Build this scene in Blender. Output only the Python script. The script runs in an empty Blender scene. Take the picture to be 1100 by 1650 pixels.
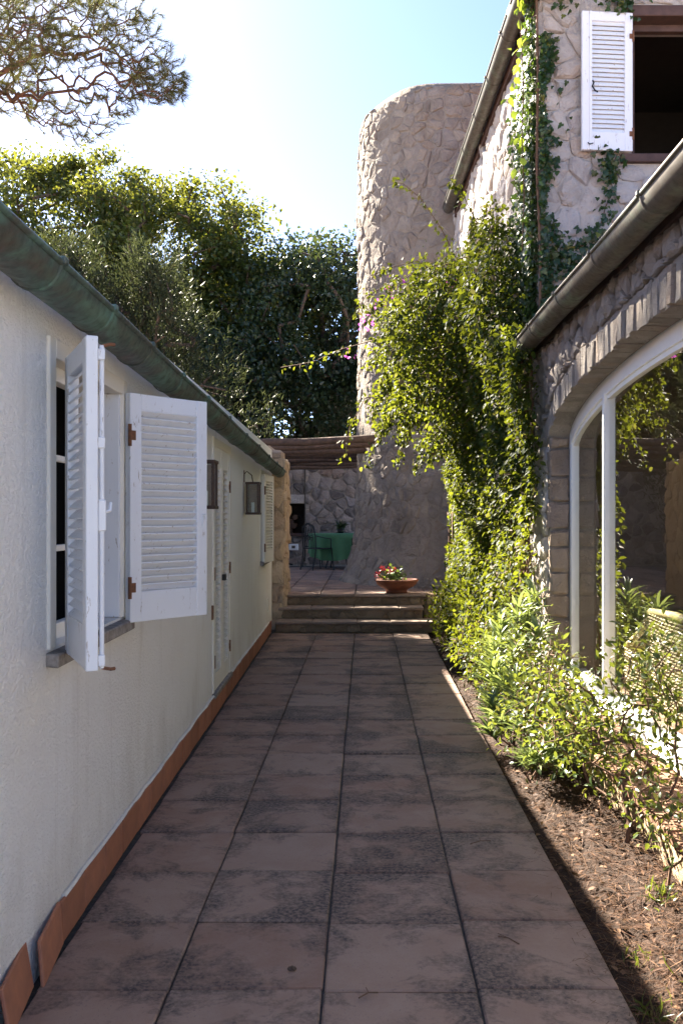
import bpy, math, random
import numpy as np
from mathutils import Vector, Matrix

SC = bpy.context.scene
COL = SC.collection
R = math.radians

# ------------------------------------------------------------------ camera
EYE = 1.535
cam_d = bpy.data.cameras.new('camera')
cam_d.sensor_fit = 'VERTICAL'
cam_d.sensor_height = 36.0
cam_d.sensor_width = 24.0
cam_d.lens = 36.0 * 1487.0 / 1650.0
cam_d.shift_x = -38.0 / 1650.0
cam_d.shift_y = 8.0 / 1650.0
cam_d.clip_start = 0.05
cam_d.clip_end = 2000.0
cam = bpy.data.objects.new('camera', cam_d)
cam.location = (0, 0, EYE)
cam.rotation_euler = (R(90), 0, 0)
COL.objects.link(cam)
SC.camera = cam

# ------------------------------------------------------------------ sky, sun, exposure
SUN_AZ = R(36.5)      # to the left of straight ahead (+Y)
SUN_EL = R(35.7)
world = bpy.data.worlds.new('World')
SC.world = world
world.use_nodes = True
wn = world.node_tree
wn.nodes.clear()
wo = wn.nodes.new('ShaderNodeOutputWorld')
wb = wn.nodes.new('ShaderNodeBackground')
ws = wn.nodes.new('ShaderNodeTexSky')
ws.sky_type = 'NISHITA'
ws.sun_disc = False
ws.sun_elevation = SUN_EL
ws.sun_rotation = -SUN_AZ
ws.air_density = 0.36
ws.dust_density = 0.28
ws.ozone_density = 1.5
wb.inputs['Strength'].default_value = 0.05
wn.links.new(ws.outputs[0], wb.inputs[0])
wn.links.new(wb.outputs[0], wo.inputs[0])

sun_d = bpy.data.lights.new('sun', 'SUN')
sun_d.energy = 3.6
sun_d.angle = R(0.55)
sun_d.color = (1.0, 0.90, 0.74)
sun = bpy.data.objects.new('sun', sun_d)
S_DIR = Vector((-math.sin(SUN_AZ) * math.cos(SUN_EL), math.cos(SUN_AZ) * math.cos(SUN_EL), math.sin(SUN_EL)))
sun.rotation_euler = S_DIR.to_track_quat('Z', 'Y').to_euler()
sun.location = (-12, 15, 18)
COL.objects.link(sun)

vs = SC.view_settings
vs.view_transform = 'Standard'
vs.look = 'None'
vs.exposure = 3.65
vs.gamma = 1.0
vs.use_curve_mapping = False
cy = SC.cycles
cy.max_bounces = 10
cy.diffuse_bounces = 5
cy.glossy_bounces = 4
cy.transmission_bounces = 6
cy.transparent_max_bounces = 12
cy.blur_glossy = 0.6
cy.caustics_reflective = True
cy.sample_clamp_indirect = 4.0
cy.use_denoising = True
try:
    cy.denoiser = 'OPENIMAGEDENOISE'
except Exception:
    pass

# ------------------------------------------------------------------ helpers
rng = np.random.default_rng(7)
rnd = random.Random(11)
WO = {}          # world origin of each object (parents are never rotated unless noted)


def tag(o, label=None, cat=None, group=None, kind=None):
    if label: o['label'] = label
    if cat: o['category'] = cat
    if group: o['group'] = group
    if kind: o['kind'] = kind
    return o


def empty(name, loc, label=None, cat=None, group=None, rz=0.0):
    o = bpy.data.objects.new(name, None)
    o.empty_display_size = 0.1
    o.location = loc
    o.rotation_euler = (0, 0, rz)
    COL.objects.link(o)
    WO[o.name] = Vector(loc)
    return tag(o, label, cat, group)


def mesh_np(name, V, F, smooth=False):
    """V (n,3) array, F list of faces or (m,k) array"""
    me = bpy.data.meshes.new(name)
    V = np.asarray(V, dtype=np.float32)
    if isinstance(F, np.ndarray):
        m, k = F.shape
        me.vertices.add(len(V))
        me.vertices.foreach_set('co', V.ravel())
        me.loops.add(m * k)
        me.loops.foreach_set('vertex_index', F.astype(np.int32).ravel())
        me.polygons.add(m)
        me.polygons.foreach_set('loop_start', np.arange(0, m * k, k, dtype=np.int32))
        me.polygons.foreach_set('loop_total', np.full(m, k, dtype=np.int32))
    else:
        me.from_pydata([tuple(map(float, v)) for v in V], [], F)
    if smooth:
        me.polygons.foreach_set('use_smooth', np.ones(len(me.polygons), dtype=bool))
    me.update(calc_edges=True)
    return me


def link(name, me, mat=None, parent=None, loc=None, rot=None, local=False):
    """loc is world unless local; children of unrotated parents"""
    o = bpy.data.objects.new(name, me)
    if mat is not None and len(me.materials) == 0:
        me.materials.append(mat)
    base = Vector((0, 0, 0))
    if parent is not None:
        o.parent = parent
        base = WO.get(parent.name, Vector((0, 0, 0)))
    L = Vector(loc) if loc is not None else (Vector((0, 0, 0)) if local else base)
    if local:
        o.location = L
    else:
        o.location = L - base
    if rot is not None:
        o.rotation_euler = rot
    COL.objects.link(o)
    WO[o.name] = L if not local else base + L
    return o


class MB:
    def __init__(s):
        s.v = []
        s.f = []

    def add(s, vs, fs):
        n = len(s.v)
        s.v.extend([tuple(v) for v in vs])
        s.f.extend([tuple(i + n for i in f) for f in fs])
        return s

    def box(s, a, b, M=None, bev=0.0):
        x0, y0, z0 = a
        x1, y1, z1 = b
        if bev <= 0:
            vs = [(x0, y0, z0), (x1, y0, z0), (x1, y1, z0), (x0, y1, z0), (x0, y0, z1), (x1, y0, z1), (x1, y1, z1), (x0, y1, z1)]
            fs = [(0, 3, 2, 1), (4, 5, 6, 7), (0, 1, 5, 4), (1, 2, 6, 5), (2, 3, 7, 6), (3, 0, 4, 7)]
        else:
            vs, fs = bevbox(a, b, bev)
        if M is not None:
            vs = [M @ Vector(v) for v in vs]
        return s.add(vs, fs)

    def tube(s, pts, r, n=6, cap=True):
        pts = [Vector(p) for p in pts]
        k = len(pts)
        rs = r if isinstance(r, (list, tuple)) else [r] * k
        base = len(s.v)
        prev = None
        for i, p in enumerate(pts):
            t = (pts[min(i + 1, k - 1)] - pts[max(i - 1, 0)])
            if t.length < 1e-9: t = Vector((0, 0, 1))
            t.normalize()
            if prev is None:
                a = Vector((0, 0, 1)) if abs(t.z) < 0.9 else Vector((1, 0, 0))
                u = t.cross(a).normalized()
            else:
                u = (prev - t * prev.dot(t))
                if u.length < 1e-6: u = t.orthogonal()
                u.normalize()
            prev = u
            w = t.cross(u)
            for j in range(n):
                a = 2 * math.pi * j / n
                s.v.append(tuple(p + (u * math.cos(a) + w * math.sin(a)) * rs[i]))
        for i in range(k - 1):
            for j in range(n):
                a = base + i * n + j
                b = base + i * n + (j + 1) % n
                s.f.append((a, b, b + n, a + n))
        if cap:
            s.f.append(tuple(base + j for j in range(n - 1, -1, -1)))
            s.f.append(tuple(base + (k - 1) * n + j for j in range(n)))
        return s

    def lathe(s, prof, n=32, c=(0, 0, 0)):
        base = len(s.v)
        for (r, z) in prof:
            for j in range(n):
                a = 2 * math.pi * j / n
                s.v.append((c[0] + r * math.cos(a), c[1] + r * math.sin(a), c[2] + z))
        for i in range(len(prof) - 1):
            for j in range(n):
                a = base + i * n + j
                b = base + i * n + (j + 1) % n
                s.f.append((a, b, b + n, a + n))
        s.f.append(tuple(base + j for j in range(n - 1, -1, -1)))
        s.f.append(tuple(base + (len(prof) - 1) * n + j for j in range(n)))
        return s

    def build(s, name, mat, parent=None, smooth=False, origin=None, local=False, loc=None, rot=None):
        """world-space verts (unless local) -> object whose origin is `origin` or its parent's"""
        if local:
            me = mesh_np(name, np.array(s.v), list(s.f), smooth)
            return link(name, me, mat, parent, loc, rot, local=True)
        if origin is None:
            origin = WO.get(parent.name, Vector((0, 0, 0))) if parent is not None else Vector((0, 0, 0))
        origin = Vector(origin)
        V = np.array(s.v) - np.array(origin)
        me = mesh_np(name, V, list(s.f), smooth)
        return link(name, me, mat, parent, origin)


def bevbox(a, b, e):
    """box with chamfered edges: 24 verts"""
    lo = Vector(a); hi = Vector(b)
    vs = []
    idx = {}
    for sx in (0, 1):
        for sy in (0, 1):
            for sz in (0, 1):
                c = [(lo, hi)[q][i] for i, q in enumerate((sx, sy, sz))]
                sg = [1 if q == 0 else -1 for q in (sx, sy, sz)]
                for ax in range(3):          # vertex lying on face normal to ax
                    p = [c[i] + (0 if i == ax else sg[i] * e) for i in range(3)]
                    idx[(sx, sy, sz, ax)] = len(vs)
                    vs.append(tuple(p))
    fs = []
    cen = (lo + hi) / 2

    def put(f):
        f = list(f)
        p = [Vector(vs[i]) for i in f]
        n = (p[1] - p[0]).cross(p[2] - p[0])
        m = sum(p, Vector()) / len(p) - cen
        if n.dot(m) < 0: f.reverse()
        fs.append(tuple(f))
    for ax in range(3):
        o = [i for i in range(3) if i != ax]
        for s in (0, 1):
            q = []
            for (p1, p2) in ((0, 0), (1, 0), (1, 1), (0, 1)):
                k = [0, 0, 0]
                k[ax] = s; k[o[0]] = p1; k[o[1]] = p2
                q.append(idx[(k[0], k[1], k[2], ax)])
            put(q)
    for ax in range(3):                        # edges parallel to ax
        o = [i for i in range(3) if i != ax]
        for p1 in (0, 1):
            for p2 in (0, 1):
                k0 = [0, 0, 0]; k1 = [0, 0, 0]
                k0[o[0]] = k1[o[0]] = p1; k0[o[1]] = k1[o[1]] = p2
                k0[ax] = 0; k1[ax] = 1
                put([idx[(*k0, o[0])], idx[(*k1, o[0])], idx[(*k1, o[1])], idx[(*k0, o[1])]])
    for sx in (0, 1):
        for sy in (0, 1):
            for sz in (0, 1):
                put([idx[(sx, sy, sz, ax)] for ax in range(3)])
    return vs, fs


# ------------------------------------------------------------------ materials
def nd(nt, typ, ins=None, **props):
    n = nt.nodes.new(typ)
    for k, v in props.items():
        setattr(n, k, v)
    for k, v in (ins or {}).items():
        s = n.inputs[k]
        if isinstance(v, bpy.types.NodeSocket):
            nt.links.new(v, s)
        else:
            s.default_value = v
    return n


def c4(c):
    return (c[0], c[1], c[2], 1.0)


class M:
    """small wrapper to write node materials"""
    def __init__(s, name):
        s.m = bpy.data.materials.new(name)
        s.m.use_nodes = True
        s.t = s.m.node_tree
        s.t.nodes.clear()
        s.out = s.t.nodes.new('ShaderNodeOutputMaterial')

    def n(s, typ, ins=None, **p):
        return nd(s.t, typ, ins, **p)

    def coord(s, which='Object'):
        return s.n('ShaderNodeTexCoord').outputs[which]

    def geo(s, which):
        return s.n('ShaderNodeNewGeometry').outputs[which]

    def noise(s, vec, scale, detail=4, rough=0.55, dist=0.0):
        return s.n('ShaderNodeTexNoise', {'Vector': vec, 'Scale': scale, 'Detail': detail, 'Roughness': rough, 'Distortion': dist}).outputs['Fac']

    def ramp(s, fac, stops, interp='LINEAR'):
        r = s.n('ShaderNodeValToRGB', {'Fac': fac})
        cr = r.color_ramp
        cr.interpolation = interp
        while len(cr.elements) > 1:
            cr.elements.remove(cr.elements[-1])
        for i, (p, c) in enumerate(stops):
            e = cr.elements[0] if i == 0 else cr.elements.new(p)
            e.position = p
            e.color = c4(c) if not isinstance(c, float) else (c, c, c, 1)
        return r.outputs['Color']

    def mix(s, fac, a, b, mode='MIX'):
        n = s.n('ShaderNodeMix', data_type='RGBA', blend_type=mode)
        for sock, v in ((n.inputs[0], fac), (n.inputs[6], a), (n.inputs[7], b)):
            if isinstance(v, bpy.types.NodeSocket):
                s.t.links.new(v, sock)
            else:
                sock.default_value = v if not isinstance(v, tuple) or len(v) == 4 else c4(v)
        return n.outputs[2]

    def math(s, op, a, b=0.0, clamp=False):
        n = s.n('ShaderNodeMath', {0: a, 1: b}, operation=op)
        n.use_clamp = clamp
        return n.outputs[0]

    def mapv(s, vec, scale=(1, 1, 1), loc=(0, 0, 0)):
        return s.n('ShaderNodeMapping', {'Vector': vec, 'Scale': scale, 'Location': loc}).outputs[0]

    def bump(s, h, strength=0.3, dist=0.02, normal=None):
        ins = {'Height': h, 'Strength': strength, 'Distance': dist}
        if normal is not None: ins['Normal'] = normal
        return s.n('ShaderNodeBump', ins).outputs[0]

    def rand(s):
        """random per object plus per loose piece"""
        a = s.n('ShaderNodeObjectInfo').outputs['Random']
        b = s.geo('Random Per Island')
        return s.math('FRACT', s.math('ADD', a, b))

    def pbr(s, color, rough=0.7, normal=None, metal=0.0, spec=0.4):
        ins = {'Base Color': color if not isinstance(color, tuple) else c4(color), 'Roughness': rough, 'Metallic': metal, 'Specular IOR Level': spec}
        if normal is not None: ins['Normal'] = normal
        b = s.n('ShaderNodeBsdfPrincipled', ins)
        return b.outputs[0]

    def done(s, shader):
        s.t.links.new(shader, s.out.inputs['Surface'])
        return s.m


def mat_plaster():
    m = M('white_plaster')
    v = m.coord()
    big = m.noise(v, 0.9, 5, 0.6)
    col = m.ramp(big, [(0.3, (0.84, 0.81, 0.76)), (0.55, (0.88, 0.86, 0.82)), (0.75, (0.90, 0.885, 0.86))])
    st = m.noise(m.mapv(v, (1.2, 1.2, 0.35)), 2.2, 6, 0.65, 0.6)
    col = m.mix(m.ramp(st, [(0.60, 0.0), (0.78, 0.35)]), col, (0.60, 0.53, 0.43))
    sp = m.noise(v, 38, 3, 0.6)
    col = m.mix(m.ramp(sp, [(0.70, 0.0), (0.78, 0.4)]), col, (0.45, 0.38, 0.30))
    # splash-back grime that rises unevenly from the skirting
    z = m.n('ShaderNodeSeparateXYZ', {0: v}).outputs[2]
    gr = m.noise(m.mapv(v, (1, 1.2, 0.5)), 3.5, 6, 0.7)
    gz = m.math('SUBTRACT', m.math('ADD', m.math('MULTIPLY', gr, 1.5), -0.32), z)
    col = m.mix(m.ramp(gz, [(0.0, 0.0), (0.45, 0.38)]), col, (0.55, 0.50, 0.43))
    rs = m.noise(m.mapv(v, (5, 5, 0.22)), 1.6, 6, 0.7, 0.2)
    col = m.mix(m.ramp(rs, [(0.58, 0.0), (0.74, 0.36)]), col, (0.52, 0.48, 0.42))
    ck = m.n('ShaderNodeTexVoronoi', {'Vector': m.mapv(v, (1, 1, 0.7)), 'Scale': 0.7}, feature='DISTANCE_TO_EDGE').outputs['Distance']
    ckn = m.math('ADD', ck, m.math('MULTIPLY', m.noise(v, 9, 5, 0.7), 0.03))
    h1 = m.noise(v, 14, 6, 0.62, 0.4)
    h2 = m.noise(m.mapv(v, (1, 1, 1.6)), 48, 4, 0.6)
    h = m.math('ADD', m.math('MULTIPLY', h1, 0.8), m.math('MULTIPLY', m.ramp(h2, [(0.42, 0.0), (0.62, 1.0)]), 0.35))
    return m.done(m.pbr(col, 0.92, m.bump(h, 0.75, 0.018), spec=0.15))


def mat_paint(name='white_paint', c=(0.76, 0.78, 0.82), wear=0.615, wearc=(0.30, 0.24, 0.19)):
    m = M(name)
    v = m.coord()
    ro = m.n('ShaderNodeObjectInfo').outputs['Random']
    v = m.n('ShaderNodeVectorMath', {0: v, 1: m.n('ShaderNodeCombineXYZ', {0: m.math('MULTIPLY', ro, 53.0), 1: m.math('MULTIPLY', ro, 31.0), 2: m.math('MULTIPLY', ro, 17.0)}).outputs[0]}, operation='ADD').outputs[0]
    a = m.noise(m.mapv(v, (3, 3, 0.8)), 16, 6, 0.7, 0.3)
    b = m.noise(v, 2.0, 3, 0.5)
    col = m.mix(m.ramp(b, [(0.3, 0.0), (0.7, 0.35)]), c, tuple(x * 0.84 for x in c))
    col = m.mix(m.ramp(a, [(wear, 0.0), (wear + 0.05, 0.75)]), col, wearc)
    return m.done(m.pbr(col, 0.5, m.bump(a, 0.12, 0.004), spec=0.35))


def mat_simple(name, c, rough=0.7, var=0.25, scale=12, bump=0.3, bd=0.01, metal=0.0, c2=None, spec=0.35, per=0.0):
    m = M(name)
    v = m.coord()
    a = m.noise(v, scale, 6, 0.65)
    c2 = c2 or tuple(x * (1 - var) for x in c)
    col = m.mix(m.ramp(a, [(0.3, 0.0), (0.72, 1.0)]), c, c2)
    if per > 0:
        r = m.rand()
        col = m.mix(m.math('MULTIPLY', r, per), col, tuple(x * 0.5 for x in c))
    nor = m.bump(a, bump, bd) if bump > 0 else None
    return m.done(m.pbr(col, rough, nor, metal, spec))


def mat_gutter(name, c1, c2, c3):
    m = M(name)
    v = m.coord()
    a = m.noise(m.mapv(v, (1, 0.6, 1)), 5, 7, 0.68, 0.8)
    b = m.noise(v, 28, 5, 0.6)
    col = m.ramp(a, [(0.32, c1), (0.5, c2), (0.66, c3)])
    col = m.mix(m.ramp(b, [(0.5, 0.0), (0.7, 0.45)]), col, tuple(x * 0.4 for x in c2))
    return m.done(m.pbr(col, m.ramp(b, [(0.3, 0.42), (0.7, 0.7)]), m.bump(b, 0.1, 0.004), 0.25, 0.5))


def mat_tile():
    m = M('path_tile')
    v = m.coord()
    r = m.n('ShaderNodeObjectInfo').outputs['Random']
    off = m.n('ShaderNodeCombineXYZ', {0: m.math('MULTIPLY', r, 37.0), 1: m.math('MULTIPLY', r, 91.0), 2: 0.0}).outputs[0]
    vv = m.n('ShaderNodeVectorMath', {0: v, 1: off}, operation='ADD').outputs[0]
    base = m.ramp(r, [(0.0, (0.25, 0.15, 0.108)), (0.25, (0.29, 0.182, 0.135)), (0.5, (0.26, 0.165, 0.122)), (0.75, (0.31, 0.21, 0.16)), (1.0, (0.265, 0.15, 0.105))])
    bl = m.noise(vv, 5.0, 6, 0.62, 0.3)
    base = m.mix(m.ramp(bl, [(0.4, 0.0), (0.7, 0.5)]), base, (0.38, 0.285, 0.23))
    # black algae: blotches plus creeping in from the edges
    sx = m.n('ShaderNodeSeparateXYZ', {0: v})
    ex = m.math('ABSOLUTE', sx.outputs[0]); ey = m.math('ABSOLUTE', sx.outputs[1])
    ed = m.math('MAXIMUM', ex, ey)
    e2 = m.ramp(ed, [(0.12, 0.0), (0.25, 0.26)])
    r2 = m.math('FRACT', m.math('MULTIPLY', r, 17.31))
    wp = m.geo('Position')
    st = m.math('ADD', m.math('MULTIPLY', m.noise(wp, 1.9, 9, 0.68, 0.6), 0.55), m.math('MULTIPLY', m.noise(vv, 4.6, 10, 0.70, 0.9), 0.45))
    st = m.math('ADD', m.math('MULTIPLY', m.math('SUBTRACT', st, 0.5), 1.9), 0.47)
    amt = m.math('ADD', m.math('ADD', st, m.math('MULTIPLY', e2, 0.55)), m.math('MULTIPLY', m.math('SUBTRACT', r2, 0.45), 0.14))
    k = m.ramp(amt, [(0.49, 0.0), (0.57, 0.45), (0.70, 0.92)])
    fine = m.noise(vv, 55, 5, 0.7)
    kf = m.math('MULTIPLY', k, m.ramp(fine, [(0.32, 0.15), (0.6, 1.0)]), True)
    col = m.mix(kf, base, (0.040, 0.036, 0.036))
    pit = m.noise(vv, 130, 3, 0.6)
    amt2 = m.math('MULTIPLY', m.ramp(pit, [(0.62, 0.0), (0.70, 0.8)]), m.ramp(bl, [(0.35, 0.15), (0.65, 1.0)]))
    col = m.mix(amt2, col, (0.09, 0.075, 0.07))
    h = m.math('ADD', m.math('MULTIPLY', bl, 0.6), m.math('MULTIPLY', fine, 0.35))
    return m.done(m.pbr(col, m.ramp(fine, [(0.3, 0.62), (0.7, 0.85)]), m.bump(h, 0.35, 0.006), spec=0.35))


def mat_stone(name, cols, moss=0.0, bump=0.9, dark=(0.10, 0.085, 0.08), whit=0.45, scale=1.0, wc=(0.62, 0.57, 0.50)):
    m = M(name)
    v = m.coord()
    r = m.rand()
    k = len(cols)
    base = m.ramp(r, [(i / (k - 1), c) for i, c in enumerate(cols)])
    a = m.noise(v, 7 * scale, 9, 0.74, 0.7)
    b = m.noise(v, 30 * scale, 6, 0.65)
    d = m.noise(v, 2.2 * scale, 5, 0.6)
    col = m.mix(m.ramp(a, [(0.35, 0.0), (0.68, whit)]), base, wc)
    col = m.mix(m.ramp(d, [(0.52, 0.0), (0.75, 0.55)]), col, tuple(x * 0.55 for x in cols[0]))
    col = m.mix(m.ramp(b, [(0.60, 0.0), (0.74, 0.6)]), col, dark)
    if moss:
        g = m.noise(v, 1.3, 6, 0.7)
        col = m.mix(m.ramp(g, [(0.55, 0.0), (0.7, moss)]), col, dark)
    h = m.math('ADD', m.math('MULTIPLY', a, 1.0), m.math('MULTIPLY', b, 0.4))
    return m.done(m.pbr(col, 0.9, m.bump(h, bump, 0.05), spec=0.2))


def mat_leaf(name, cols, trans=(0.35, 0.50, 0.05), tf=0.42, rough=0.42, spec=0.45):
    m = M(name)
    r = m.rand()
    k = len(cols)
    base = m.ramp(r, [(p, c) for p, c in cols])
    p = m.pbr(base, rough, spec=spec)
    tcol = m.mix(0.75, base, trans)
    t = m.n('ShaderNodeBsdfTranslucent', {'Color': tcol}).outputs[0]
    x = m.n('ShaderNodeMixShader', {0: tf, 1: p, 2: t}).outputs[0]
    return m.done(x)


def mat_glass():
    m = M('window_glass')
    fc = m.n('ShaderNodeLayerWeight', {'Blend': 0.5}).outputs['Facing']
    fr = m.math('ADD', m.math('MULTIPLY', m.math('POWER', fc, 4.2), 0.90), 0.10)
    v = m.coord()
    w = m.noise(v, 0.9, 3, 0.5)
    nor = m.bump(w, 0.05, 0.02)
    t = m.n('ShaderNodeBsdfTransparent', {'Color': (0.93, 0.96, 0.94, 1)}).outputs[0]
    g = m.n('ShaderNodeBsdfGlossy', {'Color': (1, 1, 1, 1), 'Roughness': 0.0, 'Normal': nor}).outputs[0]
    x = m.n('ShaderNodeMixShader', {0: m.math('MULTIPLY', fr, 1.0, True), 1: t, 2: g}).outputs[0]
    return m.done(x)


PLASTER = mat_plaster()
PAINT = mat_paint()
PAINT2 = mat_paint('cream_paint', (0.78, 0.74, 0.66), 0.66)
FRAME_W = mat_paint('frame_white', (0.80, 0.79, 0.76), 0.72)
RUST = mat_simple('rust', (0.22, 0.09, 0.04), 0.85, c2=(0.09, 0.05, 0.035), scale=60, bump=0.5, bd=0.004)
GUT_L = mat_gutter('copper_green', (0.085, 0.055, 0.045), (0.075, 0.105, 0.09), (0.12, 0.23, 0.185))
GUT_R = mat_gutter('copper_brown', (0.05, 0.036, 0.028), (0.075, 0.065, 0.052), (0.10, 0.12, 0.09))
SKIRT = mat_simple('terracotta_skirting', (0.44, 0.18, 0.10), 0.75, c2=(0.29, 0.125, 0.08), scale=14, bump=0.25, per=0.55)
TILE = mat_tile()
GROUT = mat_simple('dark_grout', (0.11, 0.095, 0.08), 0.95, c2=(0.045, 0.042, 0.038), scale=25, bump=0.8)
SOIL = mat_simple('soil', (0.05, 0.027, 0.017), 0.95, c2=(0.02, 0.012, 0.009), scale=18, bump=1.0, bd=0.04)
EARTH = mat_simple('pale_gravel', (0.52, 0.48, 0.42), 0.95, c2=(0.36, 0.33, 0.29), scale=2, bump=0.6, bd=0.05)
HOUSE_STONE = mat_stone('house_stone', [(0.30, 0.265, 0.25), (0.42, 0.375, 0.355), (0.48, 0.415, 0.37), (0.34, 0.305, 0.30), (0.50, 0.44, 0.40), (0.38, 0.30, 0.25)], whit=0.7, wc=(0.58, 0.54, 0.50))
ARCH_STONE = mat_stone('arch_stone', [(0.17, 0.145, 0.125), (0.24, 0.21, 0.185), (0.28, 0.245, 0.215), (0.20, 0.17, 0.15), (0.24, 0.185, 0.145)], whit=0.5, wc=(0.33, 0.30, 0.27))  # darker copy of the house stone; the wing wall's shade is in the colour
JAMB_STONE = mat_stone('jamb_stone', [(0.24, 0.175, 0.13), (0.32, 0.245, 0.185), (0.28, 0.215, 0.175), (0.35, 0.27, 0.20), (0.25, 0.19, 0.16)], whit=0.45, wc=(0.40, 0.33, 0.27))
ARCH_MORTAR = mat_stone('arch_mortar', [(0.25, 0.225, 0.20), (0.28, 0.25, 0.225)], whit=0.4, wc=(0.33, 0.30, 0.27))  # mortar darkened to match, wall shade put into its colour
HOUSE_MORTAR = mat_stone('house_mortar', [(0.44, 0.395, 0.36), (0.50, 0.45, 0.41)], whit=0.5, wc=(0.58, 0.54, 0.50))
TOWER_STONE = mat_stone('tower_stone', [(0.15, 0.12, 0.10), (0.21, 0.17, 0.142), (0.26, 0.21, 0.172), (0.17, 0.138, 0.122), (0.285, 0.24, 0.20), (0.205, 0.15, 0.115), (0.22, 0.192, 0.178)], whit=0.5, wc=(0.36, 0.315, 0.275), moss=0.45, bump=1.0)
TOWER_MORTAR = mat_stone('tower_mortar', [(0.215, 0.178, 0.148), (0.25, 0.208, 0.175)], whit=0.5, wc=(0.36, 0.315, 0.275), moss=0.45, bump=1.0)
WARM_STONE = mat_stone('warm_stone', [(0.50, 0.35, 0.22), (0.58, 0.43, 0.29), (0.44, 0.31, 0.22), (0.60, 0.47, 0.33)], whit=0.3, wc=(0.66, 0.52, 0.36))
BACK_STONE = mat_stone('back_wall_stone', [(0.08, 0.065, 0.065), (0.24, 0.20, 0.18), (0.34, 0.285, 0.255), (0.06, 0.05, 0.05), (0.28, 0.24, 0.23), (0.22, 0.15, 0.12), (0.36, 0.31, 0.28)], whit=0.35, moss=0.5, wc=(0.42, 0.38, 0.35))
BACK_MORTAR = mat_stone('back_wall_mortar', [(0.24, 0.20, 0.18), (0.28, 0.24, 0.21)], moss=0.3)
STEP_STONE = mat_stone('step_stone', [(0.20, 0.145, 0.095), (0.32, 0.225, 0.14), (0.25, 0.165, 0.10), (0.36, 0.26, 0.17)], whit=0.2, wc=(0.45, 0.36, 0.26))
TREAD = mat_simple('tread_slab', (0.36, 0.27, 0.21), 0.85, c2=(0.17, 0.125, 0.10), scale=6, bump=0.4, per=0.3)
ROOF_T = mat_simple('roof_terracotta', (0.36, 0.19, 0.12), 0.85, c2=(0.22, 0.16, 0.12), scale=8, bump=0.4, per=0.4)
LOG = mat_simple('weathered_log', (0.15, 0.095, 0.07), 0.9, c2=(0.06, 0.04, 0.032), scale=14, bump=0.7, bd=0.02, per=0.3)
BARK = mat_simple('bark', (0.13, 0.085, 0.06), 0.95, c2=(0.06, 0.045, 0.035), scale=20, bump=0.8, bd=0.02)
PINEBARK = mat_simple('pine_bark', (0.19, 0.105, 0.075), 0.95, c2=(0.085, 0.05, 0.04), scale=16, bump=0.7, bd=0.02)
TWIG = mat_simple('twig', (0.17, 0.095, 0.06), 0.85, c2=(0.10, 0.06, 0.035), scale=40, bump=0.2)
IRON = mat_simple('wrought_iron', (0.016, 0.016, 0.017), 0.55, bump=0.1)
DARKWOOD = mat_simple('dark_wood', (0.10, 0.055, 0.045), 0.7, c2=(0.05, 0.028, 0.024), scale=10, bump=0.3)
LANTERN = mat_simple('lantern_metal', (0.05, 0.034, 0.026), 0.6, c2=(0.10, 0.055, 0.035), scale=40, bump=0.3)
CLOTH = mat_simple('green_cloth', (0.09, 0.235, 0.12), 0.85, c2=(0.065, 0.18, 0.09), scale=5, bump=0.0)
POT = mat_simple('terracotta_pot', (0.25, 0.085, 0.042), 0.75, c2=(0.15, 0.055, 0.035), scale=7, bump=0.15)
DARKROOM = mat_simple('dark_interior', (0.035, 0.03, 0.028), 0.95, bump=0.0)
ROOMWALL = mat_simple('room_wall', (0.22, 0.17, 0.13), 0.95, c2=(0.15, 0.12, 0.09), scale=3, bump=0.3)
ROOMFLOOR = mat_simple('room_floor', (0.30, 0.19, 0.13), 0.6, scale=6, bump=0.1)
WICKER = mat_simple('wicker', (0.50, 0.40, 0.22), 0.6, c2=(0.36, 0.26, 0.13), scale=50, bump=0.3, per=0.3)
SOOT = mat_simple('soot', (0.035, 0.026, 0.022), 0.95, c2=(0.07, 0.045, 0.03), scale=6, bump=0.3)
PLASTIC = mat_simple('white_plastic', (0.75, 0.76, 0.78), 0.4, var=0.05, bump=0.0)
BLACKRUB = mat_simple('black_rubber', (0.012, 0.012, 0.012), 0.5, bump=0.0)
LEDGE = mat_simple('ledge_brick', (0.27, 0.14, 0.085), 0.85, c2=(0.18, 0.10, 0.065), scale=10, bump=0.4, per=0.35)
GLASS = mat_glass()

L_VINE = mat_leaf('vine_leaf', [(0.0, (0.008, 0.022, 0.006)), (0.35, (0.016, 0.038, 0.008)), (0.75, (0.032, 0.06, 0.010)), (0.90, (0.055, 0.08, 0.014)), (0.92, (0.15, 0.10, 0.06)), (1.0, (0.20, 0.13, 0.085))], (0.22, 0.245, 0.013), 0.42, 0.62, 0.2)
L_IVY = mat_leaf('ivy_leaf', [(0.0, (0.012, 0.030, 0.010)), (0.6, (0.022, 0.050, 0.015)), (0.95, (0.04, 0.075, 0.02)), (1.0, (0.20, 0.19, 0.03))], (0.14, 0.22, 0.02), 0.3, 0.35)
L_TEND = mat_leaf('tendril_leaf', [(0.0, (0.07, 0.15, 0.02)), (1.0, (0.16, 0.24, 0.03))], (0.5, 0.6, 0.05), 0.5)
L_OLE = mat_leaf('strap_leaf', [(0.0, (0.09, 0.14, 0.05)), (0.6, (0.15, 0.20, 0.08)), (1.0, (0.24, 0.28, 0.13))], (0.38, 0.46, 0.10), 0.3, 0.30, 0.6)
L_SHRUB = mat_leaf('shrub_leaf', [(0.0, (0.022, 0.045, 0.014)), (0.6, (0.042, 0.075, 0.018)), (0.9, (0.08, 0.105, 0.024)), (0.93, (0.22, 0.16, 0.07)), (1.0, (0.26, 0.18, 0.08))], (0.22, 0.25, 0.025), 0.38, 0.35)
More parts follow.
